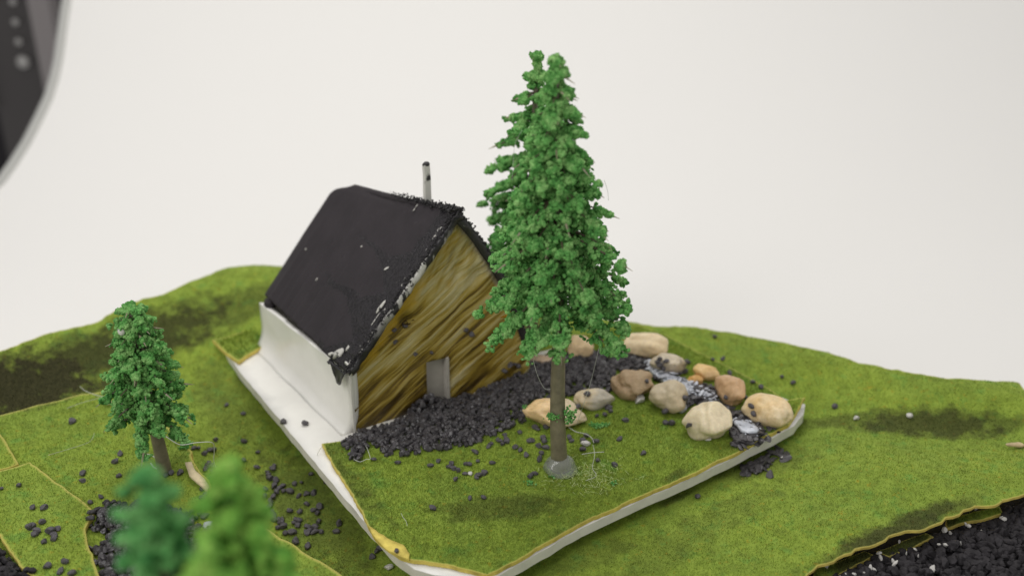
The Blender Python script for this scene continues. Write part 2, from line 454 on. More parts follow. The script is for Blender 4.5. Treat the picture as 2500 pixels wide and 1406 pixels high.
def tube(pts, r, mat, name, parent=None, seg=8, radii=None, caps=True):
    P = np.array(pts, float); n = len(P); mb = MB()
    T = np.gradient(P, axis=0); T /= np.maximum(np.linalg.norm(T, axis=1), 1e-9)[:, None]
    up = np.array([0, 0, 1.0]) if abs(T[0][2]) < .9 else np.array([1.0, 0, 0]); V = []
    for i in range(n):
        a = np.cross(T[i], up); a /= np.linalg.norm(a); b = np.cross(a, T[i]); up = b
        rr = radii[i] if radii is not None else r
        for k in range(seg): V.append(P[i] + rr * (math.cos(6.2832 * k / seg) * a + math.sin(6.2832 * k / seg) * b))
    Fq = [[i * seg + k, i * seg + (k + 1) % seg, (i + 1) * seg + (k + 1) % seg, (i + 1) * seg + k] for i in range(n - 1) for k in range(seg)]
    V += [P[0], P[-1]]; c0, c1 = n * seg, n * seg + 1
    F3 = [[k, c0, (k + 1) % seg] for k in range(seg)] + [[(n - 1) * seg + k, (n - 1) * seg + (k + 1) % seg, c1] for k in range(seg)]
    return mesh_obj(name, V, [np.array(F3), np.array(Fq)], mat, smooth=True, parent=parent)
ed3 = [(x, *prof(s)) for x, s in edge]
tube(ed3, .14, M['rim'], 'edge_trim', parent=bd)

# equipment standing beyond the edge of the backdrop
def box_v(x0, x1, y0, y1, z0, z1):
    return [(x, y, z) for z in (z0, z1) for y in (y0, y1) for x in (x0, x1)], [[0, 2, 3, 1], [4, 5, 7, 6], [0, 1, 5, 4], [2, 6, 7, 3], [0, 4, 6, 2], [1, 3, 7, 5]]
V, Fq = box_v(-46, -6, 56, 62, -40, 40)
cab = mesh_obj('equipment_cabinet', V, np.array(Fq), M['dark'])
tag(cab, 'dark out-of-focus cabinet seen past the edge of the white backdrop', 'cabinet')
up = empty('perforated_upright', (-19.2, 42, -24))
tag(up, 'dark grey perforated metal upright with a row of bolts, top left', 'post')
V, Fq = box_v(-1.05, 1.15, 0, .5, 0, 50); mesh_obj('post_web', V, np.array(Fq), M['upright'], parent=up)
V, Fq = box_v(1.153, 1.95, -.5, .45, 19.0, 50); mesh_obj('flange', V, np.array(Fq), M['upright_lit'], parent=up)
V, Fq = box_v(-2.3, -1.053, -.3, .4, 20.5, 50); mesh_obj('flange', V, np.array(Fq), M['upright_lit'], parent=up)
for (u, v, r) in [(57, 152, .26), (46, 103, .14), (38, 55, .14), (32, 5, .14)]:
    d = ray(u, v); t = 41.9 / d.y; c = Vector((0, 0, CH)) + d * t
    V = ICO2[0] * r * np.array([1, .5, 1]) + np.array([c.x + 19.2, -.12, c.z + 24])
    mesh_obj('bolt', V, ICO2[1], M['bolt'], smooth=True, parent=up)

# ---------------------------------------------------------------- terrain mat
tpx_front = [(2760, 1120, .06), (2620, 1165, .06), (2500, 1207, .06), (2440, 1230, .05), (2370, 1243, .04), (2310, 1262, .03), (2270, 1283, .02), (2200, 1300, 0), (2150, 1322, 0), (2080, 1348, -.03), (2020, 1372, -.06), (1972, 1398, -.08), (1930, 1450, -.1), (1880, 1520, -.15), (1700, 1750, -.3)]
fr = [tuple(gp(u, v, z)[:2]) for u, v, z in tpx_front]
corner = [tuple(gp(2488, 938, .0)[:2]), tuple(gp(2497, 972, -.05)[:2])]
back = [(9.4, 16.6), (10.6, 14.9)]
rim_ = []
for u, v, z in RIDGE:
    p = gp(u, v, z); d = Vector((p.x, p.y, 0)).normalized(); q = p + d * .12; rim_.append((q.x, q.y))
poly = fr + [(-9, 7.4), (-11.5, 10)] + rim_ + [corner[0], corner[1], (8.9, 14.9), (9.6, 14.0)]
poly = densify(poly, .09, .06, 2)
def tdens(C):
    d = np.hypot(C[:, 0], C[:, 1] - 0); a = np.clip(1.6 - (d - 10) * .09, .25, 1.5)
    vis = np.abs(C[:, 0]) < d * .56 + .8
    return a * np.where(vis, 1, .03)
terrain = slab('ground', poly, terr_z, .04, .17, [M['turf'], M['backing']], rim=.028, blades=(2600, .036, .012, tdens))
tag(terrain, 'hilly green model grass mat under the house and trees', kind='structure')

# ---------------------------------------------------------------- base board of the house
bpx = [(535, 835), (600, 925), (700, 1045), (800, 1165), (905, 1290), (975, 1362), (1012, 1388), (1060, 1402), (1120, 1408), (1175, 1412), (1205, 1410), (1300, 1356), (1420, 1287), (1560, 1222), (1690, 1166), (1815, 1104), (1890, 1066), (1940, 1038), (1962, 1010), (1966, 985),
       (1925, 975), (1850, 940), (1760, 900), (1670, 860), (1600, 825), (1560, 805)]
bpoly = xy(bpx, 0.0) + [(1.0, 19.5), (-1.2, 20.6)]
bpoly = densify(bpoly, .15, .02, 5)
def board_z(X): return np.array([noise.noise(Vector((x * .7, y * .7, 1))) * .006 for x, y in np.asarray(X)]) - .01
board = slab('base_board', bpoly, board_z, .16, .2, [M['plaster'], M['board_edge']], rim=None)
tag(board, 'white plastic base board carrying the house and its garden', 'board')

# ---------------------------------------------------------------- turf sheets
tz = .07
def lawn_z(X):
    X = np.asarray(X, float); c = np.array(gp(1965, 985, .1)[:2]); d = np.linalg.norm(X - c, axis=1)
    return tz + .10 * np.exp(-(d / .3) ** 2) + np.array([noise.noise(Vector((x * .9, y * .9, 4))) * .035 + noise.noise(Vector((x * 3, y * 3, 4))) * .008 for x, y in X])
lawn_px = [(785, 1082), (812, 1132), (842, 1180), (868, 1222), (900, 1286), (922, 1318), (948, 1340), (985, 1362), (1035, 1370), (1095, 1378), (1150, 1392), (1190, 1402), (1215, 1392), (1300, 1346), (1420, 1276), (1560, 1213), (1690, 1158), (1812, 1098), (1880, 1060), (1925, 1036), (1945, 1010), (1964, 982), (1920, 982),
           (1880, 950), (1830, 920), (1760, 885), (1680, 845), (1610, 812), (1560, 795), (1480, 800), (1380, 830), (1292, 890), (1200, 965), (1080, 1000), (960, 1040), (880, 1062), (830, 1075)]
lpoly = densify(xy(lawn_px, tz), .07, .022, 9)
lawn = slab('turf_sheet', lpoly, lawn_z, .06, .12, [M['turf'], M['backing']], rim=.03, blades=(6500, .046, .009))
tag(lawn, 'green turf sheet in front of the house, cut edge torn yellow at the front corner', 'turf sheet')
# torn flap showing the paper backing
fl = xy([(925, 1300), (955, 1318), (985, 1330), (1000, 1352), (998, 1366), (975, 1358), (950, 1345), (928, 1325), (905, 1295), (900, 1283)], .1)
slab('torn_flap', densify(fl, .06, .02, 3), lambda X: lawn_z(X) + .035, .03, .08, [M['backing'], M['backing']], rim=None, parent=None)
bpy.data.objects['torn_flap'].parent = lawn
bpy.data.objects['torn_flap']['label'] = 'torn yellow paper backing at the front corner'

bk = densify(xy([(518, 828), (548, 858), (582, 882), (600, 868), (640, 845), (700, 800), (640, 790), (590, 808), (550, 822)], .08), .08, .012, 4)
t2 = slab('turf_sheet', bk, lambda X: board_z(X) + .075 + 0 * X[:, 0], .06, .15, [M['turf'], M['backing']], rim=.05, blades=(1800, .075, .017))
tag(t2, 'small turf corner on the board behind the left wall of the house', 'turf sheet')

left_px = [(-300, 1090), (-120, 1050), (0, 1015), (110, 985), (200, 962), (262, 958), (330, 990), (420, 1050), (470, 1105), (470, 1125), (490, 1155), (512, 1172), (518, 1196), (545, 1225), (600, 1262), (700, 1318), (780, 1366), (850, 1412), (960, 1500), (700, 1800), (-300, 1800)]
def left_z(X):
    X = np.asarray(X, float); return -.0 + np.array([noise.noise(Vector((x * .5, y * .5, 14))) * .08 + noise.noise(Vector((x * 2, y * 2, 4))) * .015 for x, y in X])
lz = densify(xy(left_px, .0), .1, .04, 6)
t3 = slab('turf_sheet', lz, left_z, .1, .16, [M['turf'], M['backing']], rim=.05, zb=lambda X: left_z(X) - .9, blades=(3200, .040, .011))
tag(t3, 'raised turf sheet under the small tree on the left', 'turf sheet')
M['backing_green'] = M['backing']
def over(z0, f): return lambda X: f(X) + z0 + 0 * np.asarray(X)[:, 0]
l2 = densify(xy([(-200, 1205), (0, 1147), (40, 1136), (72, 1124), (130, 1172), (200, 1224), (230, 1248), (226, 1262), (208, 1290), (215, 1330), (235, 1385), (250, 1440), (150, 1450), (60, 1395), (10, 1325), (0, 1306), (-150, 1290)], .1), .09, .025, 7)
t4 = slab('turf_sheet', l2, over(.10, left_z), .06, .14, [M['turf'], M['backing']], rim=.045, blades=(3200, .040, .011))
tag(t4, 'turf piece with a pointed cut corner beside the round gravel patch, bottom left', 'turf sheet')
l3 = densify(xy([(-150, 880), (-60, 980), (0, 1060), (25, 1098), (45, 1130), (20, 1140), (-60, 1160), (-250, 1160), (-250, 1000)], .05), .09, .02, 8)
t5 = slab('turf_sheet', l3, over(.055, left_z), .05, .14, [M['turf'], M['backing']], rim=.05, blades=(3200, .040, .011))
tag(t5, 'turf piece with a straight yellow edge at the left side of the photo', 'turf sheet')
# scraps of turf showing under the torn mat edge at the lower right
for px, z, lab in [([(2140, 1345), (2260, 1300), (2280, 1310), (2240, 1330), (2170, 1358)], -.34, 'dark green turf strip left of its twin under the torn mat edge, lower right'),
              ([(2310, 1265), (2440, 1235), (2448, 1252), (2400, 1268), (2355, 1274), (2310, 1290)], -.30, 'dark green turf strip under the torn mat edge, nearest the right border'),
              ([(1980, 1430), (1990, 1390), (2110, 1345), (2135, 1355), (2080, 1385), (2030, 1410)], -.38, 'dark green turf scrap with white chips at its foot under the torn mat edge')]:
    o = slab('turf_scrap', densify(xy(px, z), .07, .02, 3), lambda X, z=z: np.full(len(X), z), .05, .12, [M['turf'], M['backing']], rim=.02, blades=(2400, .07, .014))
    tag(o, lab, 'turf scrap')

# ---------------------------------------------------------------- house
A = gp(868, 1052); B = gp(1288, 915)
HA = math.atan2(B.y - A.y, B.x - A.x)
house = empty('house', A, HA)
tag(house, 'handmade model house with black roof and brown brushed gable wall', 'house')
HM = Matrix.Translation(A) @ Matrix.Rotation(HA, 4, 'Z')
# materials of the house
def gable_mat():
    m, nt, b = newmat('brushed_ochre_paint'); co = objco(nt)
    warp = nz(nt, co, .9, 2, .5)
    cv = nt.nodes.new('ShaderNodeVectorMath'); cv.operation = 'MULTIPLY_ADD'
    cmb = nt.nodes.new('ShaderNodeCombineXYZ'); nt.links.new(warp, cmb.inputs[0]); nt.links.new(warp, cmb.inputs[2])
    cv.inputs[1].default_value = (.14, 0, -.14); nt.links.new(cmb.outputs[0], cv.inputs[0]); nt.links.new(co, cv.inputs[2])
    w = cv.outputs[0]
    ang = math.radians(33)
    st = mapping(nt, mapping(nt, w, rot=(0, ang, 0)), scale=(.40, 1, 5.5))
    st2 = mapping(nt, mapping(nt, w, rot=(0, ang - .05, 0)), scale=(.7, 1, 17))
    sup = mapping(nt, mapping(nt, w, rot=(0, math.radians(58), 0)), scale=(.7, 1, 10))
    sx = nt.nodes.new('ShaderNodeSeparateXYZ'); nt.links.new(co, sx.inputs[0])
    a = math_(nt, 'ADD', math_(nt, 'MULTIPLY', math_(nt, 'SUBTRACT', nz(nt, st, 1.0, 4, .6), .5), 1.9), .5); f = nz(nt, st2, 1.0, 3, .6); u_ = nz(nt, sup, 1.0, 4, .6)
    upf = ramp(nt, math_(nt, 'MULTIPLY', math_(nt, 'ADD', sx.outputs[2], math_(nt, 'MULTIPLY', sx.outputs[0], -.2)), .3), [(.45, (0, 0, 0)), (.62, (1, 1, 1))])
    s = mixc(nt, upf, a, u_)
    hgt = math_(nt, 'ADD', math_(nt, 'MULTIPLY', sx.outputs[2], .10), math_(nt, 'MULTIPLY', nz(nt, co, 1.2, 2), .35))
    hgt = math_(nt, 'SUBTRACT', hgt, .27)
    s = math_(nt, 'ADD', s, hgt)
    s = math_(nt, 'ADD', s, math_(nt, 'MULTIPLY', math_(nt, 'SUBTRACT', f, .5), .95))
    c = ramp(nt, s, [(.24, (.055, .032, .004)), (.38, (.17, .110, .012)), (.49, (.35, .245, .035)), (.61, (.44, .345, .11)), (.80, (.54, .47, .25))])
    grey = nz(nt, mapping(nt, sup, loc=(4, 0, 2)), .8, 3)
    c = mixc(nt, math_(nt, 'MULTIPLY', upf, ramp(nt, grey, [(.52, (0, 0, 0)), (.70, (.55, .55, .55))])), c, (.17, .145, .085))
    spots = nz(nt, mapping(nt, co, loc=(2, 1, 5)), 1.3, 3, .6)
    c = mixc(nt, ramp(nt, spots, [(.60, (0, 0, 0)), (.72, (.65, .65, .65))]), c, (.42, .26, .015))
    dl = math_(nt, 'SUBTRACT', math_(nt, 'ADD', math_(nt, 'MULTIPLY', sx.outputs[0], 1.09), 1.28), sx.outputs[2])
    dl = math_(nt, 'ADD', dl, math_(nt, 'MULTIPLY', math_(nt, 'SUBTRACT', nz(nt, co, 4, 3), .5), .5))
    nearl = math_(nt, 'MULTIPLY', math_(nt, 'SUBTRACT', .58, dl), 6, True)
    zw = ramp(nt, math_(nt, 'MULTIPLY', sx.outputs[2], .25), [(.26, (0, 0, 0)), (.32, (1, 1, 1)), (.55, (1, 1, 1)), (.62, (0, 0, 0))])
    c = mixc(nt, math_(nt, 'MULTIPLY', math_(nt, 'MULTIPLY', nearl, zw), .85), c, (.50, .31, .02))
    dr_ = math_(nt, 'SUBTRACT', math_(nt, 'SUBTRACT', 6.85, math_(nt, 'MULTIPLY', sx.outputs[0], 1.83)), sx.outputs[2])
    dr_ = math_(nt, 'ADD', dr_, math_(nt, 'MULTIPLY', math_(nt, 'SUBTRACT', nz(nt, co, 3, 3), .5), .9))
    c = mixc(nt, math_(nt, 'MULTIPLY', math_(nt, 'MULTIPLY', math_(nt, 'SUBTRACT', .30, dr_), 6, True), .8), c, (.30, .265, .19))
    nt.links.new(c, b.inputs['Base Color']); b.inputs['Roughness'].default_value = .36
    b.inputs['Specular IOR Level'].default_value = .5
    bump(nt, b, math_(nt, 'ADD', f, a), .7, .04)
    return m
def roof_mat():
    m, nt, b = newmat('black_matt_paint'); co = objco(nt)
    f = nz(nt, co, 2.0, 3); g = nz(nt, co, 28, 3, .7)
    sx = nt.nodes.new('ShaderNodeSeparateXYZ'); nt.links.new(co, sx.inputs[0])
    # rough, unsmoothed paint: a band along the rake plus two wedges that run back from it
    Y, Z = sx.outputs[1], sx.outputs[2]; tot = None
    for z0, ln, wd, sl in [(2.39, 2.4, .13, .04), (1.80, 2.3, .19, .0), (1.10, 1.35, .22, .02)]:
        zc = math_(nt, 'ADD', math_(nt, 'MULTIPLY', Y, sl), z0)
        hw = math_(nt, 'MULTIPLY', math_(nt, 'SUBTRACT', 1.0, math_(nt, 'MULTIPLY', Y, 1 / ln)), wd)
        hw = math_(nt, 'ADD', hw, math_(nt, 'MULTIPLY', math_(nt, 'SUBTRACT', .75, Y, True), .45))
        hw = math_(nt, 'ADD', hw, math_(nt, 'MULTIPLY', math_(nt, 'SUBTRACT', nz(nt, co, 5, 3), .5), .10))
        t = math_(nt, 'MULTIPLY', math_(nt, 'SUBTRACT', hw, math_(nt, 'ABSOLUTE', math_(nt, 'SUBTRACT', Z, zc))), 30, True)
        tot = t if tot is None else math_(nt, 'MAXIMUM', tot, t)
    band = math_(nt, 'MULTIPLY', math_(nt, 'SUBTRACT', math_(nt, 'ADD', .34, math_(nt, 'MULTIPLY', math_(nt, 'SUBTRACT', nz(nt, co, 4, 3), .5), .7)), Y), 14, True)
    tot = math_(nt, 'MAXIMUM', tot, band)
    c = ramp(nt, f, [(.3, (.027, .0225, .0255)), (.7, (.035, .029, .033))])
    c = mixc(nt, tot, c, ramp(nt, g, [(.3, (.010, .009, .011)), (.7, (.042, .037, .042))]))
    wm = nz(nt, mapping(nt, co, loc=(1, 2, 3)), 7, 4, .65)
    edge_ = math_(nt, 'MULTIPLY', math_(nt, 'SUBTRACT', .16, Y), 8, True)
    thr = math_(nt, 'SUBTRACT', .745, math_(nt, 'MULTIPLY', edge_, .15))
    wf = math_(nt, 'MULTIPLY', math_(nt, 'MULTIPLY', math_(nt, 'SUBTRACT', wm, thr), 40, True), tot)
    c = mixc(nt, wf, c, (.52, .50, .47))
    nt.links.new(ramp(nt, tot, [(0, (.6, .6, .6)), (1, (.34, .34, .34))]), b.inputs['Roughness'])
    nt.links.new(c, b.inputs['Base Color']); b.inputs['Specular IOR Level'].default_value = .28
    bump(nt, b, math_(nt, 'ADD', math_(nt, 'MULTIPLY', math_(nt, 'SUBTRACT', g, .5), tot), math_(nt, 'MULTIPLY', nz(nt, co, 9, 4, .6), .12)), .9, .05)
    return m
def smudge_mat(name, base, dark, sc_, lo, hi, loc=(0, 0, 0), scale=(1, 1, 1), zband=False):
    m, nt, b = newmat(name); co = mapping(nt, objco(nt), loc=loc, scale=scale)
    f = nz(nt, co, sc_, 5, .65)
    c = mixc(nt, ramp(nt, f, [(lo, (0, 0, 0)), (hi, (1, 1, 1))]), base, dark)
    if zband:
        sx = nt.nodes.new('ShaderNodeSeparateXYZ'); nt.links.new(objco(nt), sx.inputs[0])
        k = ramp(nt, math_(nt, 'MULTIPLY', sx.outputs[2], .25), [(.40, (1, 1, 1)), (.52, (.2, .2, .2)), (.70, (.0, .0, .0)), (.79, (1, 1, 1))])
        c = mixc(nt, k, c, dark)
    nt.links.new(c, b.inputs['Base Color']); b.inputs['Roughness'].default_value = .42
    bump(nt, b, f, .4, .03); return m
M['gable'] = gable_mat(); M['roof'] = roof_mat()
M['wall_white'] = simple('glossy_white_wall', (.84, .82, .775), .25, .5, 1.2, .05, bmp=.45, bs=2.2)
M['chimney'] = smudge_mat('smudged_white_paper', (.66, .64, .60), (.03, .028, .03), 3.5, .60, .66, scale=(1, 1, .7))
M['rake'] = smudge_mat('flaking_black_paint', (.60, .58, .54), (.022, .020, .022), 3.6, .50, .54, scale=(1, 1, .5), zband=True)
M['rake_flake'] = smudge_mat('scratched_white', (.58, .56, .52), (.03, .028, .03), 16, .56, .62)
M['rake_black'] = smudge_mat('mostly_black_paint', (.60, .58, .54), (.022, .020, .022), 3.0, .30, .34)
M['door'] = simple('milky_plastic', (.46, .43, .38), .18, .6, 2.5, .15, bmp=.3, bs=3)

# gable wall with door opening: front skin + thickness
gout = [(0.0, -.05), (.0, 1.12), (.06, 1.22), (.29, 1.48), (.78, 2.08), (1.30, 2.66), (1.67, 3.07), (1.87, 3.25), (2.17, 2.98), (2.5, 2.45), (2.80, 1.72), (3.02, 1.15), (3.23, .58), (3.26, -.05)]
door_o = [(1.295, -.03), (1.30, .86), (1.67, .83), (1.70, -.03)]
def gable_wall():
    P = densify([p for p in gout], .1); hole = densify(door_o, .1)
    step = .075
    G = np.array([(x, y) for x in np.arange(.03, 3.25, step) for y in np.arange(0, 3.3, step)]); G += RNG.uniform(-.2, .2, G.shape) * step
    G = G[in_poly(G, P)]; G = G[dist_poly(G, P) > .03]; G = G[~in_poly(G, hole)]; G = G[dist_poly(G, hole) > .03]
    V = [Vector(p) for p in P] + [Vector(p) for p in hole] + [Vector(p) for p in G]
    n1, n2 = len(P), len(hole)
    E = [(i, (i + 1) % n1) for i in range(n1)] + [(n1 + i, n1 + (i + 1) % n2) for i in range(n2)]
    r = delaunay_2d_cdt(V, E, [], 0, 1e-6); VV = np.array([v[:] for v in r[0]]); F = np.array([f for f in r[2] if len(f) == 3])
    C = VV[F].mean(1); F = F[in_poly(C, P) & ~in_poly(C, hole)]
    def disp(x, z):
        # brushed ridges running up to the right, crumpled skin near the apex, a torn pocket
        a = (-x * .54 + z * .84) * 8; d = .022 * noise.noise(Vector((a, (x + z) * .35, 2)))
        d += .035 * noise.noise(Vector((x * 1.3, z * 1.3, 5)))
        k = math.exp(-(((x - 2.35) / .35) ** 2 + ((z - 2.45) / .5) ** 2)); d += .16 * k * noise.noise(Vector((x * 4, z * 3, 9)))
        k = math.exp(-(((x - 1.9) / .3) ** 2 + ((z - 2.9) / .35) ** 2)); d += .10 * k * noise.noise(Vector((x * 5, z * 2, 19)))
        k = math.exp(-(((x - .98) / .13) ** 2 + ((z - 1.70) / .16) ** 2)); d += .09 * k
        k = math.exp(-(((x - 1.93) / .05) ** 2 + ((z - 2.35) / .3) ** 2)); d += .05 * k
        k = math.exp(-((x - 3.2) / .15) ** 2); d -= .06 * k
        return d
    fr_ = np.array([(x, disp(x, z), z) for x, z in VV]); n = len(VV); bk_ = np.array([(x, .1, z) for x, z in VV])
    a, b, c = fr_[F[:, 0]], fr_[F[:, 1]], fr_[F[:, 2]]; cr = np.cross(b - a, c - a)[:, 1]; F[cr > 0] = F[cr > 0][:, ::-1]
    ed = {(int(f[i]), int(f[(i + 1) % 3])) for f in F for i in range(3)}
    S = np.array([[a, a + n, b + n, b] for a, b in ed if (b, a) not in ed])
    return mesh_obj('gable_wall', np.concatenate([fr_, bk_]), [np.concatenate([F, F[:, ::-1] + n]), S], M['gable'], smooth=True, parent=house)
gw = gable_wall()
# torn little pocket in the gable: ragged dark lips
mb = MB()
for k in range(9):
    a = RNG.uniform(0, 6.28); c = np.array([.98 + .07 * math.cos(a), -.06, 1.72 + .05 * math.sin(a)])
    q = np.array([c + (-.03, 0, 0), c + (.03, -.01, .01), c + (RNG.uniform(-.04, .04), -.06, RNG.uniform(.02, .09))]); mb.add(q, [[0, 1, 2]]).add(q + (0, .004, 0), [[0, 2, 1]])
mb.build('torn_lip', simple('dark_brown_paint', (.07, .04, .012), .5), parent=house)

def grid_obj(name, f, nu, nv, mat, smooth=True, parent=None, thick=None, flip=False):
    V = [f(i / nu, j / nv) for i in range(nu + 1) for j in range(nv + 1)]
    F = [[i * (nv + 1) + j, (i + 1) * (nv + 1) + j, (i + 1) * (nv + 1) + j + 1, i * (nv + 1) + j + 1] for i in range(nu) for j in range(nv)]
    F = np.array(F); V = np.array(V, float)
    if flip: F = F[:, ::-1]
    if thick is not None:
        n = len(V); V = np.concatenate([V, V + np.array(thick)])
        ed = {(int(q[i]), int(q[(i + 1) % 4])) for q in F for i in range(4)}
        S = np.array([[a, a + n, b + n, b] for a, b in ed if (b, a) not in ed]); F = np.concatenate([F, F[:, ::-1] + n, S])
    return mesh_obj(name, V, F, mat, smooth=smooth, parent=parent)
DEP = 3.35
def wl(s, t):     # left wall with a filleted foot that runs out onto the board
    y = -.0 + s * DEP; skew = -.12 * s
    if t < .35: q = t / .35; x = -.22 * (1 - q) ** 2.0; z = -.012 + .482 * q ** 1.5
    else: q = (t - .35) / .65; x = 0; z = .47 + (1.08 - .20 * s - .47) * q
    skew = -.24 * s
    x += -.03 + skew + .02 * noise.noise(Vector((y * 1.6, z * 1.6, 6)))
    return (x, y, z)
sidew = grid_obj('side_wall', wl, 36, 22, M['wall_white'], parent=house, thick=(.12, 0, -.03), flip=True)
def wr(s, t): return (3.2, s * DEP, t * .62)
grid_obj('side_wall', wr, 4, 2, M['wall_white'], parent=house, thick=(-.1, 0, 0))
V = [(-.22, DEP, 0), (3.2, DEP, 0), (3.2, DEP, .6), (1.45, DEP, 2.65), (.0, DEP, .88), (-.22, DEP, .80)]
mesh_obj('back_wall', V + [(x, y - .1, z) for x, y, z in V], [np.array([[0, 1, 2], [0, 2, 4], [0, 4, 5], [2, 3, 4], [6, 8, 7], [6, 10, 8], [6, 11, 10], [8, 10, 9]])], M['wall_white'], parent=house)
# bare corner post of the left wall, smudged with black
V, Fq = box_v(-.035, .0, -.03, .14, .02, 1.22); mesh_obj('corner_strip', V, np.array(Fq), smudge_mat('smudged_white', (.66, .64, .60), (.05, .05, .05), 2.6, .62, .68), parent=house)
# roof
def apex(y): return np.array([1.90 - .14 * y, y, 3.40 - .165 * y])
def eaveL(y):
    n_ = .09 * noise.noise(Vector((y * 2.1, 1, 1))) + .04 * noise.noise(Vector((y * 7, 1, 5))); return np.array([-.10 - .05 * y / 3 - n_, y, 1.13 - .04 * y + n_ * 1.2])
def eaveR(y): return np.array([3.16, y, .86])
def roofL(s, t):
    y = -.07 + s * (DEP + .12) - .05 * (1 - t) * 0
    a, e = apex(y), eaveL(y); p = e + (a - e) * t
    n = Vector((-(a - e)[2], 0, (a - e)[0])).normalized()
    h = .035 * noise.noise(Vector((y * .8, t * 2, 3))) + .010 * noise.noise(Vector((y * 7, t * 14, 1))) * (1 if y < .5 else .25)
    h -= .12 * max(0, t - .93) / .07 * .4
    k_ = math.exp(-((1 - t) / .16) ** 2) * max(0, 1 - y / 2.4); h += .055 * k_ * noise.noise(Vector((y * 5, t * 16, 7))) + .03 * k_ * noise.noise(Vector((y * 13, t * 40, 2)))
    k_ = math.exp(-(y / .45) ** 2); h += .03 * k_ * noise.noise(Vector((y * 9, t * 18, 12)))
    # back top corner of the slab is rounded off
    if t > .86 and s > .86: p = p - np.array([0, 1, 0]) * ((t - .86) / .14) ** 2 * ((s - .86) / .14) * .35
    return p + np.array(n) * h
grid_obj('roof_slope', roofL, 90, 60, M['roof'], parent=house, thick=(.06, 0, -.07), flip=True)
def roofR(s, t):
    y = -.06 + s * (DEP - .35); a, e = apex(y) - np.array([0, 0, .05 * s]), eaveR(y); p = e + (a - e) * t
    bow = math.sin(math.pi * t) * .14; n = Vector(((a - e)[2], 0, -(a - e)[0])).normalized()
    return p + np.array(n) * (bow + .02 * noise.noise(Vector((y * 3, t * 8, 4))))
grid_obj('roof_slope', roofR, 60, 50, M['roof'], parent=house, thick=(-.05, 0, -.06))
# rake edges along the front of the roof
def rakeL(s, t):
    p = np.array(roofL(0, .02 + .97 * s)); q = .02 + .035 * noise.noise(Vector((s * 14, 0, 0)))
    return p + np.array([.07 * t + .02 * noise.noise(Vector((s * 20, t, 4))), -.035 - q * math.sin(t * 3.14), -.10 * t - .01])
grid_obj('rake_edge', rakeL, 90, 6, M['rake'], parent=house, thick=(0, .03, 0), flip=True)
def rakeR(s, t):
    p = np.array(roofR(0, s)); q = .02 + .03 * noise.noise(Vector((s * 14, 2, 0)))
    return p + np.array([-.09 * t, -.03 - q * math.sin(t * 3.14), -.12 * t + .02 * noise.noise(Vector((s * 9, t, 7)))])
grid_obj('rake_edge', rakeR, 70, 6, M['rake_black'], parent=house, thick=(0, .03, 0))
# bare flecks where the white shows through the paint, laid on the slope
for (y, t, a_, b_, rot, sd) in [(.17, .37, .030, .13, .25, 1), (.62, .57, .022, .05, .8, 2), (1.55, .62, .016, .02, 0, 3), (2.15, .31, .022, .03, .4, 4), (.9, .95, .020, .11, -.5, 5), (.10, .30, .012, .16, .12, 6), (.42, .05, .07, .10, .6, 7), (.30, .10, .03, .06, .2, 8), (.55, .02, .03, .07, .9, 9), (3.0, .44, .014, .02, 0, 10)]:
    c = roofL((y + .07) / (DEP + .12), t); c1_ = roofL((y + .12) / (DEP + .12), t); c2_ = roofL((y + .07) / (DEP + .12), t + .02)
    ey_ = (c1_ - c) / np.linalg.norm(c1_ - c); et_ = (c2_ - c) / np.linalg.norm(c2_ - c); nn = np.cross(et_, ey_) * 1.0
    if nn[0] > 0: nn = -nn
    cr_, sr_ = math.cos(rot), math.sin(rot); U = ey_ * cr_ + et_ * sr_; W_ = -ey_ * sr_ + et_ * cr_
    V = []
    for v in ICO2[0]:
        k = 1 + .7 * noise.noise(Vector(v) * 2.5 + Vector((sd * 3, 0, 0))); V.append(c + (U * v[0] * a_ + W_ * v[1] * b_) * k + nn * (v[2] * .010 + .004))
    mesh_obj('bare_patch', V, ICO2[1], M['rake_flake'], smooth=True, parent=house)
# ridge: crumbly bead of paint
P = []; S = []
for k in range(620):
    s = RNG.random() ** 1.3; y = -.08 + s * 1.9; a = apex(y)
    P.append(a + np.array([RNG.normal() * .05, 0, RNG.normal() * .018 - .012])); S.append(RNG.uniform(.008, .030) * (1.15 - .8 * s))
for k in range(520):
    s = RNG.random(); p = np.array(roofL(0, s)) + np.array([RNG.normal() * .03, RNG.uniform(-.06, .05), RNG.normal() * .02]); P.append(p); S.append(RNG.uniform(.006, .022))
for k in range(260):
    s = RNG.random(); p = np.array(roofR(0, s)) + np.array([RNG.normal() * .02, RNG.uniform(-.05, .05), RNG.normal() * .02]); P.append(p); S.append(RNG.uniform(.007, .026))
V, Fg = scatter_mesh(np.array(P), np.array(S), [ICO1[0] * .9], ICO1[1]); mesh_obj('paint_crust', V, Fg, M['crumb'], parent=house)
# drip of black paint at the back end of the eave, torn curl at the front end
c = np.array(eaveL(3.25))
V = ICO4[0] * np.array([.10, .17, .10]) + c + np.array([.02, -.08, -.10]); V += np.array([noise.noise(Vector(v) * 6) * .05 for v in V])[:, None] * ICO4[0]
mesh_obj('paint_drip', V, ICO4[1], M['roof'], smooth=True, parent=house)
def curl(s, t): 
    y = -.02 + .55 * s; e = eaveL(y); w_ = .24 * math.sin(math.pi * min(1, s * 1.2 + .05)) + .02
    return e + np.array([-.02 - .05 * t, 0, -.02 - w_ * t]) + .02 * noise.noise(Vector((s * 6, t * 3, 0)))
grid_obj('eave_flap', curl, 20, 6, M['rake'], parent=house, thick=(.025, 0, 0), flip=True)
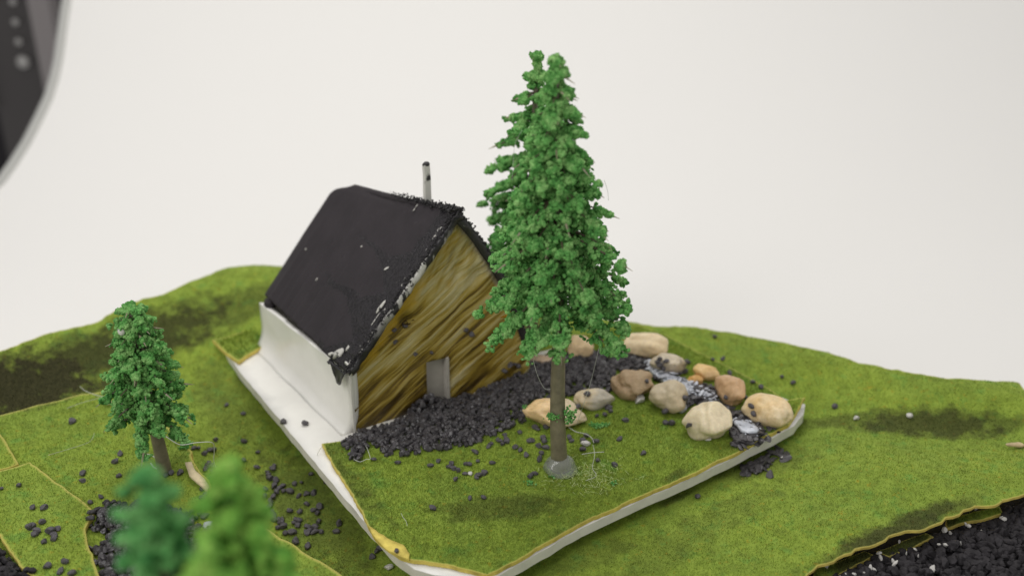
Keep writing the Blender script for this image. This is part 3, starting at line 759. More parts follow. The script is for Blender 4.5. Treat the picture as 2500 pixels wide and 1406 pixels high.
# chimney
cz0 = apex(.83)[2] - .12; V = []
for j in range(9):
    z = cz0 + (3.86 - cz0) * j / 8; dx = .012 * noise.noise(Vector((z * 4, 0, 0)))
    for (x, y) in ((-.055, -.03), (.055, -.03), (.055, .05), (-.055, .05)): V.append((1.86 + x * (1 - .15 * j / 8) + dx, .83 + y, z))
Fq = [[j * 4 + k, j * 4 + (k + 1) % 4, (j + 1) * 4 + (k + 1) % 4, (j + 1) * 4 + k] for j in range(8) for k in range(4)] + [[32, 33, 34, 35]]
ch = mesh_obj('chimney', V, np.array(Fq), M['chimney'], parent=house)
V = ICO2[0] * np.array([.062, .055, .04]) + np.array([1.86, .84, 3.86]); V += np.array([noise.noise(Vector(v) * 30) * .012 for v in V])[:, None] * ICO2[0]
mesh_obj('chimney_cap', V, ICO2[1], M['crumb'], parent=ch)
# door: milky recessed panel and pale frame edges
dr = empty('door', (0, 0, 0)); dr.parent = house
V, Fq = box_v(1.24, 1.76, .115, .15, -.02, .95); mesh_obj('pane', V, np.array(Fq), M['door'], parent=dr)
V, Fq = box_v(1.655, 1.70, -.03, .11, .0, .84); mesh_obj('door_frame', V, np.array(Fq), M['door'], parent=dr)

# ---------------------------------------------------------------- pebbles
def pebble_mat(name, c1, c2, sc_=2.0, bmp=.3, rough=.45, axis=None, spots=None):
    c1 = tuple(min(.85, x * 1.28) for x in c1); c2 = tuple(min(.85, x * 1.28) for x in c2)
    m, nt, b = newmat(name); co = objco(nt)
    f = nz(nt, co, sc_, 4, .6)
    if axis is not None:
        sx = nt.nodes.new('ShaderNodeSeparateXYZ'); nt.links.new(co, sx.inputs[0])
        f = math_(nt, 'ADD', math_(nt, 'MULTIPLY', sx.outputs[0], axis), math_(nt, 'MULTIPLY', f, .8)); c = ramp(nt, f, [(.35, c1), (.48, c2)])
    else: c = ramp(nt, f, [(.35, c1), (.65, c2)])
    g = nz(nt, co, 16, 4, .65)
    c = mixc(nt, 1.0, c, ramp(nt, g, [(.3, (.84, .83, .8)), (.7, (1.1, 1.1, 1.1))]), 'MULTIPLY')
    if spots: c = mixc(nt, ramp(nt, nz(nt, co, 5, 4, .7), [(.58, (0, 0, 0)), (.66, (.8, .8, .8))]), c, spots)
    nt.links.new(c, b.inputs['Base Color']); b.inputs['Roughness'].default_value = rough
    b.inputs['Subsurface Weight'].default_value = .15; b.inputs['Subsurface Radius'].default_value = (.12, .08, .04); b.inputs['Subsurface Scale'].default_value = 1
    bump(nt, b, g, bmp, .02); return m
cream = (.60, .49, .32); beige = (.52, .43, .29); tan = (.50, .33, .15); oran = (.72, .45, .17); brown = (.30, .20, .11)
# u0,v0,u1,v1 box in the photograph, base z, tilt(roll deg), material, lumpiness, label
PEB = [
 (1284, 974, 1434, 1046, .08, 2, pebble_mat('a', (.66, .47, .25), beige, 2.2, .4, .4, axis=.75), .16, 'long pebble half orange half beige, behind the trunk of the tall front tree'),
 (1396, 946, 1500, 1000, .08, 2, pebble_mat('b', beige, (.42, .38, .31), 2, .3, .45, axis=.8), .10, 'low pebble half beige half grey, second from the front trunk'),
 (1494, 902, 1598, 974, .08, 4, pebble_mat('c', brown, (.42, .31, .19), 3, .9, .55), .20, 'rough brown pebble between the gravel path and a white chip'),
 (1580, 928, 1680, 1005, .08, -6, pebble_mat('d', (.42, .35, .24), beige, 1.6, .35), .12, 'round beige-grey pebble right of the rough brown one'),
 (1662, 974, 1792, 1076, .08, -8, pebble_mat('e', (.58, .49, .33), (.63, .54, .38), 1.5, .25, .4), .14, 'largest cream pebble with a cleft top, on the near side of the gravel stream'),
 (1517, 810, 1630, 876, .08, -14, pebble_mat('f', (.62, .50, .33), (.66, .52, .33), 1.5, .3, .5), .12, 'angular cream pebble farthest back at the head of the stream, right of the tree'),
 (1384, 818, 1446, 876, .08, 0, pebble_mat('g', (.58, .42, .25), (.66, .50, .30), 2, .3), .12, 'pinkish cream pebble peeping out under the lowest branches behind the trunk'),
 (1586, 860, 1680, 914, .08, -6, pebble_mat('h', (.45, .38, .28), (.55, .47, .35), 2, .3, spots=(.12, .10, .09)), .10, 'greyish beige pebble dotted with dark grains on the far bank'),
 (1688, 888, 1757, 928, .08, -4, pebble_mat('i', oran, (.62, .42, .22), 2, .3), .10, 'small rounded orange-yellow pebble on the far bank'),
 (1679, 916, 1720, 944, .08, 0, pebble_mat('j', (.55, .30, .08), (.42, .26, .10), 3, .3), .14, 'smallest orange pebble lying in the dark gravel of the stream'),
 (1744, 916, 1824, 988, .10, -32, pebble_mat('k', (.40, .24, .12), (.52, .35, .20), 2, .45), .12, 'tilted reddish brown pebble on the far bank'),
 (1816, 963, 1936, 1044, .09, -24, pebble_mat('l', (.58, .40, .18), cream, 2, .35), .12, 'long yellowish cream pebble at the right end of the far bank'),
 (1288, 866, 1352, 890, .06, 0, pebble_mat('m', (.48, .34, .22), (.55, .42, .30), 2, .3), .10, 'flat pinkish pebble half hidden by branches left of the front trunk'),
]
peb_surf = []
for i, (u0, v0, u1, v1, bz, roll, mat, lump, lab) in enumerate(PEB):
    base = gp((u0 + u1) / 2, v1 - (v1 - v0) * .22, bz); depth = (base - Vector((0, 0, CH))).dot(Vector((0, CO, -SI)))
    px = depth / FPX; W = (u1 - u0) * px * .5; Hh = (v1 - v0) * px
    W *= .97; Hh *= .93
    a, ang = W, abs(math.radians(roll)); cosd = .86
    hz = Hh * .5 * .98; hy = Hh * .5 * 1.25
    hy = min(hy, W * 1.3)
    V = ICO5[0].copy(); r = np.ones(len(V)); sd = i * 7.3
    for q, v in enumerate(V):
        v = Vector(v); r[q] += lump * noise.noise(v * 1.15 + Vector((sd, 0, 0))) * 2.4 + lump * .5 * noise.noise(v * 2.9 + Vector((0, sd, 0)))
    if i in (2, 0):
        for q, v in enumerate(V): r[q] += .05 * abs(noise.noise(Vector(v) * 5 + Vector((sd, 2, 0)))) * 1.5
    if i == 4:
        for q, v in enumerate(V): r[q] -= .16 * math.exp(-((v[0] + .25) / .16) ** 2) * max(0, v[2] + .3)
    V = V * r[:, None]
    rr_ = np.random.default_rng(i + 40)
    for _k in range(6):                       # worn facets
        nn = rr_.normal(size=3); nn /= np.linalg.norm(nn); dd = rr_.uniform(.72, .90); tt = V @ nn; mm = tt > dd
        V[mm] -= np.outer((tt[mm] - dd) * .6, nn)
    V *= np.array([W, hy, hz])
    if roll:
        c_, s_ = math.cos(math.radians(-roll)), math.sin(math.radians(-roll)); x, z = V[:, 0].copy(), V[:, 2].copy()
        f_ = .75; V[:, 0] = c_ * x + s_ * z * .6; V[:, 2] = z - 0 * x + (-s_) * x * .30 * 0; V[:, 1] = V[:, 1] - s_ * x * .9
    o = mesh_obj('pebble', V, ICO5[1], mat, smooth=True)
    cpos = gp((u0 + u1) / 2, (v0 + v1) / 2, bz + hz * .72)
    o.location = cpos
    tag(o, lab, 'pebble', 'pebbles lining the gravel stream')
    peb_surf.append(('pebble', V + np.array(cpos), ICO5[1]))

# ---------------------------------------------------------------- raycast helper on what is built so far
def build_bvh(include):
    Vs, Fs, n = [], [], 0
    for name, V, F in include: Vs.append(V); Fs.append(F + n); n += len(V)
    V = np.concatenate(Vs); F = np.concatenate(Fs)
    return BVHTree.FromPolygons([tuple(v) for v in V], [tuple(int(i) for i in f) for f in F])
hsurf = []
for o in (gw, sidew):
    me = o.data; me.calc_loop_triangles(); T = np.array([t.vertices[:] for t in me.loop_triangles])
    V = np.array([(HM @ v.co)[:] for v in me.vertices]); hsurf.append((o.name, V, T))
BV = build_bvh(SURF + peb_surf + hsurf)
BVG = build_bvh(SURF)
def drop(u, v):
    h = BV.ray_cast(Vector((0, 0, CH)), ray(u, v).normalized()); return h[0], h[1]
def ground_at(x, y, b=None):
    h = (b or BVG).ray_cast(Vector((x, y, 6)), Vector((0, 0, -1))); return h[0].z if h[0] else None

# ---------------------------------------------------------------- gravel masses (nobody could count)
def mass(name, polypx, zref, n, size, thick, protos, mat, label, cat='gravel', hill=None, flat=False, fall=.42, noise_cut=0):
    P2 = np.array(xy(polypx, zref)); lo, hi = P2.min(0), P2.max(0); out = []; sz = []
    while len(out) < n:
        X = RNG.uniform(lo, hi, (n * 2, 2)); X = X[in_poly(X, P2)]; d = dist_poly(X, P2)
        for (x, y), dd in zip(X, d):
            if len(out) >= n: break
            if dd < fall * .5 and RNG.random() > .35 + dd / fall: continue
            if noise_cut and noise.noise(Vector((x * 2.2, y * 2.2, 0))) > noise_cut: continue
            g = ground_at(x, y)
            if g is None: continue
            t = thick * min(1, dd / fall)
            if hill: t += hill[3] * math.exp(-(((x - hill[0]) ** 2 + (y - hill[1]) ** 2) / hill[2] ** 2))
            s_ = size * (.62 + .75 * RNG.random() ** 1.6)
            out.append((x, y, g + s_ * .45 + t * RNG.random() ** .6)); sz.append(s_)
    V, F_ = scatter_mesh(np.array(out), np.array(sz), protos, GF, flat=flat)
    o = mesh_obj(name, V, F_, mat); tag(o, label, cat, kind='stuff'); return o, np.array(out)
pile = gp(1040, 985, .15)
mass('gravel', [(845, 1082), (872, 1040), (960, 1028), (1035, 970), (1100, 955), (1200, 922), (1290, 880), (1330, 862), (1400, 862), (1460, 855), (1530, 845), (1590, 880), (1600, 905), (1500, 905), (1490, 960), (1400, 965), (1290, 985), (1285, 1030), (1210, 1055), (1150, 1085), (1050, 1098), (1000, 1112), (935, 1108), (900, 1072), (870, 1085)],
     .1, 3600, .060, .035, PROTOS, M['gravel'], 'black gravel path running along the front of the house to the stream', hill=(pile.x, pile.y, .26, .26))
mass('gravel', [(835, 1070), (880, 1050), (915, 1060), (900, 1090), (880, 1125), (850, 1120), (858, 1095), (838, 1090)], .1, 80, .062, .07, PROTOS, M['gravel'], 'small tongue of black gravel at the left front corner of the turf', fall=.15)
mass('gravel', [(1590, 905), (1680, 925), (1745, 945), (1760, 985), (1830, 1020), (1870, 1050), (1895, 1075), (1870, 1098), (1830, 1105), (1785, 1085), (1780, 1010), (1700, 985), (1670, 1000), (1670, 950), (1600, 925)],
     .1, 760, .072, .10, SLATES + PROTOS[:2], M['gravel'], 'flat slaty black gravel forming the stream bed between the pebbles', flat=True)
mass('gravel', [(1865, 1085), (1895, 1080), (1925, 1120), (1918, 1132), (1890, 1120), (1870, 1105)], -.3, 26, .07, .04, SLATES, M['gravel'], 'slaty gravel spilled over the edge of the white board', flat=True, fall=.1)
# foundation bed for the lower right gravel and its grains
bedp = densify(xy([(1600, 1560), (1900, 1400), (2130, 1310), (2350, 1240), (2620, 1140), (2900, 1200), (2900, 1500), (2500, 1800), (1700, 1800)], -.45), .3)
bed = slab('ground', bedp, lambda X: np.array([-.46 + .05 * noise.noise(Vector((x, y, 0))) for x, y in X]), .1, .3, [M['gravel_dull'], M['gravel_dull']], rim=None)
tag(bed, 'black layer under the loose gravel, lower right', kind='structure')
BVG = build_bvh(SURF[-1:])
mass('gravel', [(1880, 1460), (1990, 1408), (2110, 1368), (2230, 1330), (2330, 1290), (2420, 1262), (2470, 1225), (2620, 1160), (2760, 1250), (2620, 1500), (1900, 1560)],
     -.4, 2700, .082, .14, PROTOS + SLATES[:2], M['gravel_dull'], 'deep bed of dull black gravel below the torn mat edge, lower right')
BVG = build_bvh([s for s in SURF if s[0] == 'turf_sheet' or s[0] == 'ground'][:-1])
mass('gravel', [(215, 1290), (225, 1255), (262, 1228), (310, 1235), (345, 1222), (420, 1240), (500, 1262), (530, 1290), (535, 1330), (470, 1420), (420, 1500), (260, 1440), (232, 1380), (212, 1330)],
     .0, 1000, .07, .14, PROTOS, M['gravel'], 'glossy round patch of black gravel behind the blurred foreground trees, lower left', noise_cut=.38)
mass('gravel', [(-90, 1310), (8, 1330), (50, 1380), (120, 1420), (140, 1500), (-80, 1550)], .1, 500, .07, .35, PROTOS, M['gravel_dull'], 'dark blurred heap of gravel in the bottom left corner')

# milky glue patches that read as water in the stream and between grains
def patch(polypx, z, mat, name, label, cat, extra=.0, th=.02, group=None):
    P2 = densify(smooth_closed(xy(polypx, z), 1), .05, .03, len(polypx))
    VV, F = triangulate(P2, .035); d = dist_poly(VV, P2)
    zz = np.array([(ground_at(x, y, BVL) or z) for x, y in VV]) + extra + th * (1 - np.exp(-d / .04)) + np.array([.035 * noise.noise(Vector((x * 6, y * 6, 0))) + .02 * noise.noise(Vector((x * 17, y * 17, 0))) for x, y in VV])
    n = len(VV); top = np.column_stack([VV, zz]); bot = top - np.array([0, 0, th + .03])
    ed = {(int(f[i]), int(f[(i + 1) % 3])) for f in F for i in range(3)}; S = np.array([[a, a + n, b + n, b] for a, b in ed if (b, a) not in ed])
    o = mesh_obj(name, np.concatenate([top, bot]), [np.concatenate([F, F[:, ::-1] + n]), S], mat, smooth=True); tag(o, label, cat, group); return o
BVL = build_bvh(SURF)
gg = 'milky glue patches in the gravel'
BVG = build_bvh([q for q in SURF if q[0] == 'turf_sheet'])
mass('gravel', [(1570, 880), (1610, 880), (1665, 925), (1700, 940), (1755, 972), (1745, 995), (1690, 972), (1640, 945), (1590, 925)], .1, 120, .042, .06, SLATES, M['glue_white'], 'milky white flecks among the dark gravel in the upper stream', cat='glue flecks', flat=True, fall=.06)
bpy.context.scene.objects[-1].location.z = .06
mass('gravel', [(1790, 1030), (1830, 1035), (1870, 1065), (1855, 1078), (1810, 1065)], .1, 34, .036, .06, SLATES, M['glue_white'], 'milky white flecks among the slaty gravel at the stream mouth', cat='glue flecks', flat=True, fall=.05)
bpy.context.scene.objects[-1].location.z = .07
patch([(1575, 888), (1600, 885), (1660, 930), (1720, 955), (1750, 975), (1740, 990), (1690, 965), (1640, 940), (1600, 925)], .1, M['glue_white'], 'glue_patch', 'long streak of bluish white glue running down the stream like water', 'glue', .075, group=gg)
patch([(1640, 985), (1668, 978), (1680, 995), (1668, 1010), (1648, 1002)], .1, M['glue_white'], 'glue_patch', 'white glue between the round pebble and the largest cream pebble', 'glue', .06, group=gg)
patch([(1785, 1035), (1825, 1042), (1850, 1055), (1850, 1068), (1830, 1070), (1805, 1062)], .1, M['glue_white'], 'glue_patch', 'glue smear at the lower end of the stream by the board edge', 'glue', .13, group=gg)
patch([(268, 1325), (310, 1318), (322, 1345), (300, 1352), (285, 1340)], .0, M['glue_white'], 'glue_patch', 'white glue showing through the round gravel patch, lower left', 'glue', .10, group=gg)
patch([(490, 1285), (530, 1280), (545, 1310), (510, 1320)], .0, M['glue_white'], 'glue_patch', 'glue smear between the two blurred foreground trees', 'glue', .08, group=gg)

# ---------------------------------------------------------------- loose grains: one thing each
def c6(l): return [(700 + x * .3244, 950 + y * .3244) for x, y in l]
def c3(l): return [(1100 + x * .4267, 640 + y * .4267) for x, y in l]
def c5(l): return [(x * .5022, 700 + y * .5022) for x, y in l]
def c7(l): return [(1700 + x * .36, 900 + y * .36) for x, y in l]
def c4(l): return [(1230 + x * .308, 780 + y * .308) for x, y in l]
def c1(l): return [(550 + x * .5334, 380 + y * .5334) for x, y in l]
def c2(l): return [(400 + x * .2887, 1000 + y * .2887) for x, y in l]
grain_me = []
for k in range(10):
    o = mesh_obj('grain_shape', PROTOS[k], GF, M['gravel_loose']); grain_me.append(o.data); bpy.data.objects.remove(o)
white_me = []
for k in range(4):
    o = mesh_obj('chip_shape', PROTOS[k], GF, M['white_chip']); white_me.append(o.data); bpy.data.objects.remove(o)
placed = 0
def zone(pxs, size, what, group):
    idx = list(range(len(pxs))); lab = {}
    def take(key, words):
        rest = [i for i in idx if i not in lab]
        if rest: i = min(rest, key=lambda j: key(pxs[j])); lab[i] = words + ' ' + what
    take(lambda p: p[0], 'leftmost grain of'); take(lambda p: -p[0], 'rightmost grain of')
    take(lambda p: p[1], 'farthest back grain of'); take(lambda p: -p[1], 'frontmost grain of')
    take(lambda p: p[0], 'second grain from the left in'); take(lambda p: -p[0], 'second grain from the right in')
    grains(pxs, size, [lab.get(i, 'inner grain of ' + what) for i in idx], group)
def grains(pxs, size, label, group, name='gravel_grain', cat='gravel grain', meshes=None, vary=.2):
    global placed
    for (u, v) in pxs:
        p, nrm = drop(u, v)
        if p is None: continue
        s = size * random.uniform(1 - vary, 1 + vary)
        o = bpy.data.objects.new(name, random.choice(meshes or grain_me)); COL.objects.link(o)
        o.location = p + nrm * s * .42; o.rotation_euler = (random.uniform(-.5, .5), random.uniform(-.5, .5), random.uniform(0, 6.3)); o.scale = (s, s, s)
        tag(o, label if isinstance(label, str) else label.pop(0), cat, group); placed += 1
zone(c6([(750,505),(655,535),(835,560),(1085,580),(1138,548)]), .062, 'the thin row on the left of the front turf', 'grains on the left of the front turf')
zone(c6([(1215,590),(1240,570),(1255,605),(1292,622),(1345,568),(1375,575),(1340,640),(1430,668),(1455,655),(1485,640),(1440,660),(1270,690)]), .062, 'the curved cluster in the middle of the front turf', 'curved grain cluster on the front turf')
zone(c6([(1440,545),(1550,560),(1420,480),(1455,395),(1465,358),(1325,390),(1350,350),(1355,375)]), .062, 'the thin scatter just below the gravel path', 'thin scatter below the gravel path')
zone(c6([(1540,420),(1520,440),(1585,390),(1570,350),(1610,400),(1640,350),(1660,405),(1620,420),(1650,385),(1560,345)]), .062, 'the tight clump between gravel path and front tree', 'tight clump left of the front tree')
grains(c6([(1380,830),(1480,822),(1095,905)]), .060, ['lone grain on the dark stained front turf, middle of three', 'flattish lone grain on the dark stained front turf, right of another', 'lone grain nearest the torn front corner of the turf'], 'loose grains low on the front turf')
grains(c6([(1830,665),(1870,640)]), .07, ['left of two touching grains below left of the front tree', 'right of two touching grains below left of the front tree'], None)
zone(c6([(1800,500),(1760,465),(1725,445)]), .066, 'the slanting three left of the front tree', 'three slanting grains')
zone(c6([(1835,395),(1750,330),(1900,535),(1920,490),(1895,435),(1945,450),(1925,380),(1940,400),(1870,300),(1960,290),(1890,310)]), .066, 'the scatter along the left side of the front trunk', 'scatter left of the front trunk')
grains(c3([(680,1010),(690,1030)]), .066, ['upper grain peeping out right of the front trunk', 'lower grain peeping out right of the front trunk'], None)
grains(c3([(1000,912)]), .066, 'single grain on open turf right of the largest foam crumb', None)
grains(c3([(1235,925),(1262,930)]), .070, ['left of two touching grains below the round pebble', 'right of two touching grains below the round pebble'], None)
grains(c3([(967,1015)]), .068, 'single grain right of the white chip by the front tree', None)
grains(c3([(1100,1100)]), .068, 'single grain farthest right on the open front turf', None)
grains(c3([(845,1138),(935,1162)]), .064, ['left grain among the frayed fibres right of the glue blob', 'right grain just past the frayed fibres of the glue blob'], None)
grains(c3([(830,1030),(755,1025),(775,1000),(758,1078)]), .064, ['grain touching the right side of the white chip', 'grain touching the left side of the white chip', 'grain just behind the white chip by the front tree', 'grain just in front of the white chip by the front tree'], None)
zone(c3([(835,885),(885,880),(912,860),(905,840)]), .062, 'the few grains in front of the half grey pebble', 'grains below the half grey pebble')
grains(c4([(1470,835)]), .07, 'dark grain half under the left of the largest cream pebble', None)
zone(c6([(185,545),(180,645),(305,700)]), .068, 'the three lone ones along the left board edge', 'lone grains along the board edge')
zone(c6([(110,705),(60,720),(30,770),(140,800),(160,790),(205,785),(90,810),(150,870)]), .068, 'the upper cluster in the dark hollow beside the board', 'upper cluster in the hollow')
zone(c6([(25,920),(95,930),(200,920),(230,940),(255,895),(75,985),(60,1010),(100,990)]), .068, 'the middle cluster in the dark hollow beside the board', 'middle cluster in the hollow')
zone(c6([(85,1035),(240,1005),(160,1045),(215,1050),(150,1085),(170,1075),(215,1080),(265,1080),(35,1090)]), .068, 'the lower cluster in the dark hollow beside the board', 'lower cluster in the hollow')
grains(c6([(400,1020),(370,1080)]), .068, ['upper of two lone grains on the dark mat left of the torn corner', 'lower of two lone grains on the dark mat left of the torn corner'], None)
zone(c6([(165,1190),(65,1140),(75,1160)]), .068, 'the few along the edge of the left turf sheet', 'grains along the left sheet edge')
zone(c6([(680,1225),(700,1210),(640,1270),(790,1235),(830,1225)]), .066, 'the few under the torn front corner of the turf', 'grains under the torn corner')
zone(c2([(890,560),(900,590),(880,530),(925,500),(940,480),(955,605)]), .068, 'the top chain right of the lime foreground tree', 'top chain right of the lime tree')
zone(c2([(930,655),(980,670),(1010,690),(1000,655),(1065,700),(950,705),(850,745),(865,680),(920,750),(905,790)]), .068, 'the upper clump right of the lime foreground tree', 'upper clump right of the lime tree')
zone(c2([(880,830),(920,870),(905,890),(920,900),(860,850),(960,940),(930,930),(1000,930),(985,970),(1010,1000),(1030,1050),(1090,1045),(1120,1110),(960,1000)]), .068, 'the lower clump right of the lime foreground tree', 'lower clump right of the lime tree')
grains(c2([(680,435),(785,495)]), .07, ['upper of two grains just off the shoulder of the lime tree', 'lower of two grains just off the shoulder of the lime tree'], None)
zone(c2([(440,265),(250,335),(285,330),(340,375),(385,345),(420,350)]), .068, 'the few under the kinked thread by the small tree', 'grains under the kinked thread')
zone(c2([(380,465),(350,510),(370,485),(400,480),(410,540),(440,545),(400,590),(430,580),(420,620),(450,640),(430,665),(440,500)]), .068, 'the heap between the yellow strip and the lime tree', 'heap beside the yellow strip')
zone(c5([(1100,578),(1183,620),(1375,662),(1187,755),(1252,808)]), .066,
    'the sparse five on the slope left of the board', 'lone grains on the slope left of the board')
grains(c5([(350,663)]), .075, 'lone flat grain in the light turf left of the small tree', None)
grains(c5([(585,815),(563,855)]), .070, ['upper of two grains just left of the small trunk', 'lower of two grains just left of the small trunk'], None)
grains(c5([(405,912),(403,948)]), .068, ['upper of two stacked grains in the middle of the light left turf', 'lower of two stacked grains in the middle of the light left turf'], None)
grains(c5([(440,1050),(490,1025),(575,925)]), .068, ['grain next to the tip of the pointed turf corner', 'long grain just above the round gravel patch', 'grain at the shoulder of the dark green foreground tree'], None)
zone(c5([(875,910),(835,912),(810,920)]), .068, 'the three at the foot of the small tree', 'grains at the foot of the small tree')
zone(c5([(985,990),(990,1040),(1000,1028)]), .070, 'the three in the turf gap between the foreground trees', 'grains in the turf gap')
zone(c5([(935,1095),(970,1110),(1000,1120)]), .072, 'the three beside the glue smear between the foreground trees', 'grains beside the glue smear')
grains(c5([(95,972),(5,985)]), .066, ['lone grain near the top of the bottom left turf piece', 'lone grain at the left border on the bottom left turf piece'], None)
grains(c5([(160,1077),(217,1080)]), .068, ['smaller of a grain pair above the dark clump, bottom left turf', 'larger of a grain pair above the dark clump, bottom left turf'], None)
zone(c5([(208,1150),(155,1170),(145,1178),(185,1190),(170,1205),(245,1195),(280,1180),(268,1225),(262,1205),(215,1245)]), .072, 'the dark clump on the bottom left turf piece', 'dark clump on the bottom left turf')
zone(c5([(317,1340),(228,1365),(295,1385),(350,1400)]), .072, 'the few at the bottom of the left turf', 'grains at the bottom of the left turf')
zone(c7([(228,40),(580,60),(440,135),(380,100),(655,100),(945,262)]) + [(1745, 825), (1740, 880), (1765, 877)], .062,
    'the scatter on the slope behind the pebbles', 'lone grains on the right slope')
grains(c7([(500,730)]), .085, 'lone larger grain on the mat just right of the board edge', None)
grains(c7([(5,875)]), .07, 'lone grain on the mat below the middle of the board edge', None)
grains(c7([(1085,342),(1443,320)]), .062, ['pale grey grain at the left end of the dark stain, right slope', 'pale grey grain in the middle of the dark stain, right slope'], 'pale grains in the dark stain', meshes=white_me)
grains(c4([(655,595)]), .066, 'single grain on top of the half beige half grey pebble', None)
grains(c4([(577,695)]), .062, 'single grain on the right half of the pebble behind the trunk', None)
grains(c4([(1765,610)]), .066, 'grain stuck to the reddish brown tilted pebble', None)
grains(c4([(1910,620)]), .066, 'grain in the gap between the reddish brown and the long yellowish pebble', None)
grains(c4([(1965,690)]), .072, 'upper of two grains on the long yellowish pebble', None)
grains(c4([(1990,745)]), .080, 'lower of two grains on the long yellowish pebble', None)
grains(c4([(1130,495)]), .066, 'grain stuck to the rough brown pebble', None)
grains(c4([(1425,620),(1290,712)]), .075, ['grain between the round pebble and the stream', 'grain under the round beige-grey pebble'], None)
zone(c4([(1235,325),(1285,335),(1240,360),(1220,345),(1260,380),(1395,415),(1420,405),(1440,425),(1455,345)]), .068, 'those on or beside the greyish pebble', 'grains on the greyish pebble')
grains(c1([(770,798),(817,778),(775,850)]), .062, ['left of three grains stuck high on the brown gable', 'right and highest of three grains stuck high on the brown gable', 'lowest of three grains stuck high on the brown gable'], 'grains stuck to the gable')
grains(c1([(867,905),(940,900)]), .062, ['grain stuck to the gable left of the doorway', 'grain stuck to the gable right above the doorway'], None)
grains(c1([(1100,798),(1127,817)]), .055, ['left of two grains stuck side by side on the right of the gable', 'right of two grains stuck side by side on the right of the gable'], 'grain pair on the gable')
grains(c1([(370,1230)]), .07, 'lone dark grain on the white foot of the left wall', None)
zone(c1([(1275,980),(1300,955),(1322,950),(1340,960)]), .065, 'the four at the right end of the gable foot', 'grains at the right end of the gable')
# white chips on the lawn
for px, s, lab in [((1431, 1086), .085, 'white chip on the turf just right of the front trunk'), ((1554, 972), .13, 'bright white lump below the rough brown pebble'),
                   ((1727, 1076), .06, 'small white chip below the largest cream pebble'), ((950, 1388), .085, 'single white chip at the bottom edge near the board corner'),
                   ((1913, 1122), .075, 'white-tipped chip in the gravel spilled over the board edge'), ((1146, 1158), .05, 'pale chip among the grains left of the front tree'),
                   ((296, 805), .085, 'cream crumb stuck to the left of the small tree top')]:
    if px == (296, 805): continue
    grains([px], s, lab, None, name='white_chip', cat='chip', meshes=white_me, vary=.05)
BV_keep = BV
BV = build_bvh([s for s in SURF])
wl_px = [(2235, 1340), (2242, 1355), (2213, 1349), (2292, 1328), (2310, 1330), (2363, 1283), (2358, 1278), (2445, 1262), (2450, 1266), (2145, 1350), (2150, 1362), (2185, 1375), (2190, 1370), (2180, 1368), (2280, 1393), (2276, 1386), (2345, 1325), (2305, 1295), (2320, 1300), (2395, 1298), (2110, 1398), (2135, 1390), (2125, 1385), (2065, 1402), (2085, 1400), (2050, 1408), (2385, 1240), (2195, 1322), (2015, 1378)]
def chipz(px, z=-.27):
    lab = {}
    for key, wd in ((lambda p: p[0], 'leftmost'), (lambda p: -p[0], 'rightmost'), (lambda p: p[1], 'farthest back'), (lambda p: -p[1], 'frontmost')):
        for k, pre in enumerate(('', 'second ', 'third ')):
            rest = [q for q in px if q not in lab]
            if rest: lab[min(rest, key=key)] = (pre + wd).replace('second frontmost', 'second nearest').replace('third frontmost', 'third nearest')
    for (u, v) in px:
        p = gp(u, v, z); s = random.uniform(.03, .075)
        o = bpy.data.objects.new('white_chip', random.choice(white_me)); COL.objects.link(o); o.location = p
        o.rotation_euler = (random.random() * 3, random.random() * 3, random.random() * 6); o.scale = (s, s * .8, s * .6)
        tag(o, (lab[(u, v)] + ' of the white chips on the black gravel bed, lower right') if (u, v) in lab else 'white chip in the middle of the scatter on the black gravel bed', 'chip', 'white chips on the gravel bed')
chipz(wl_px)
BV = BV_keep

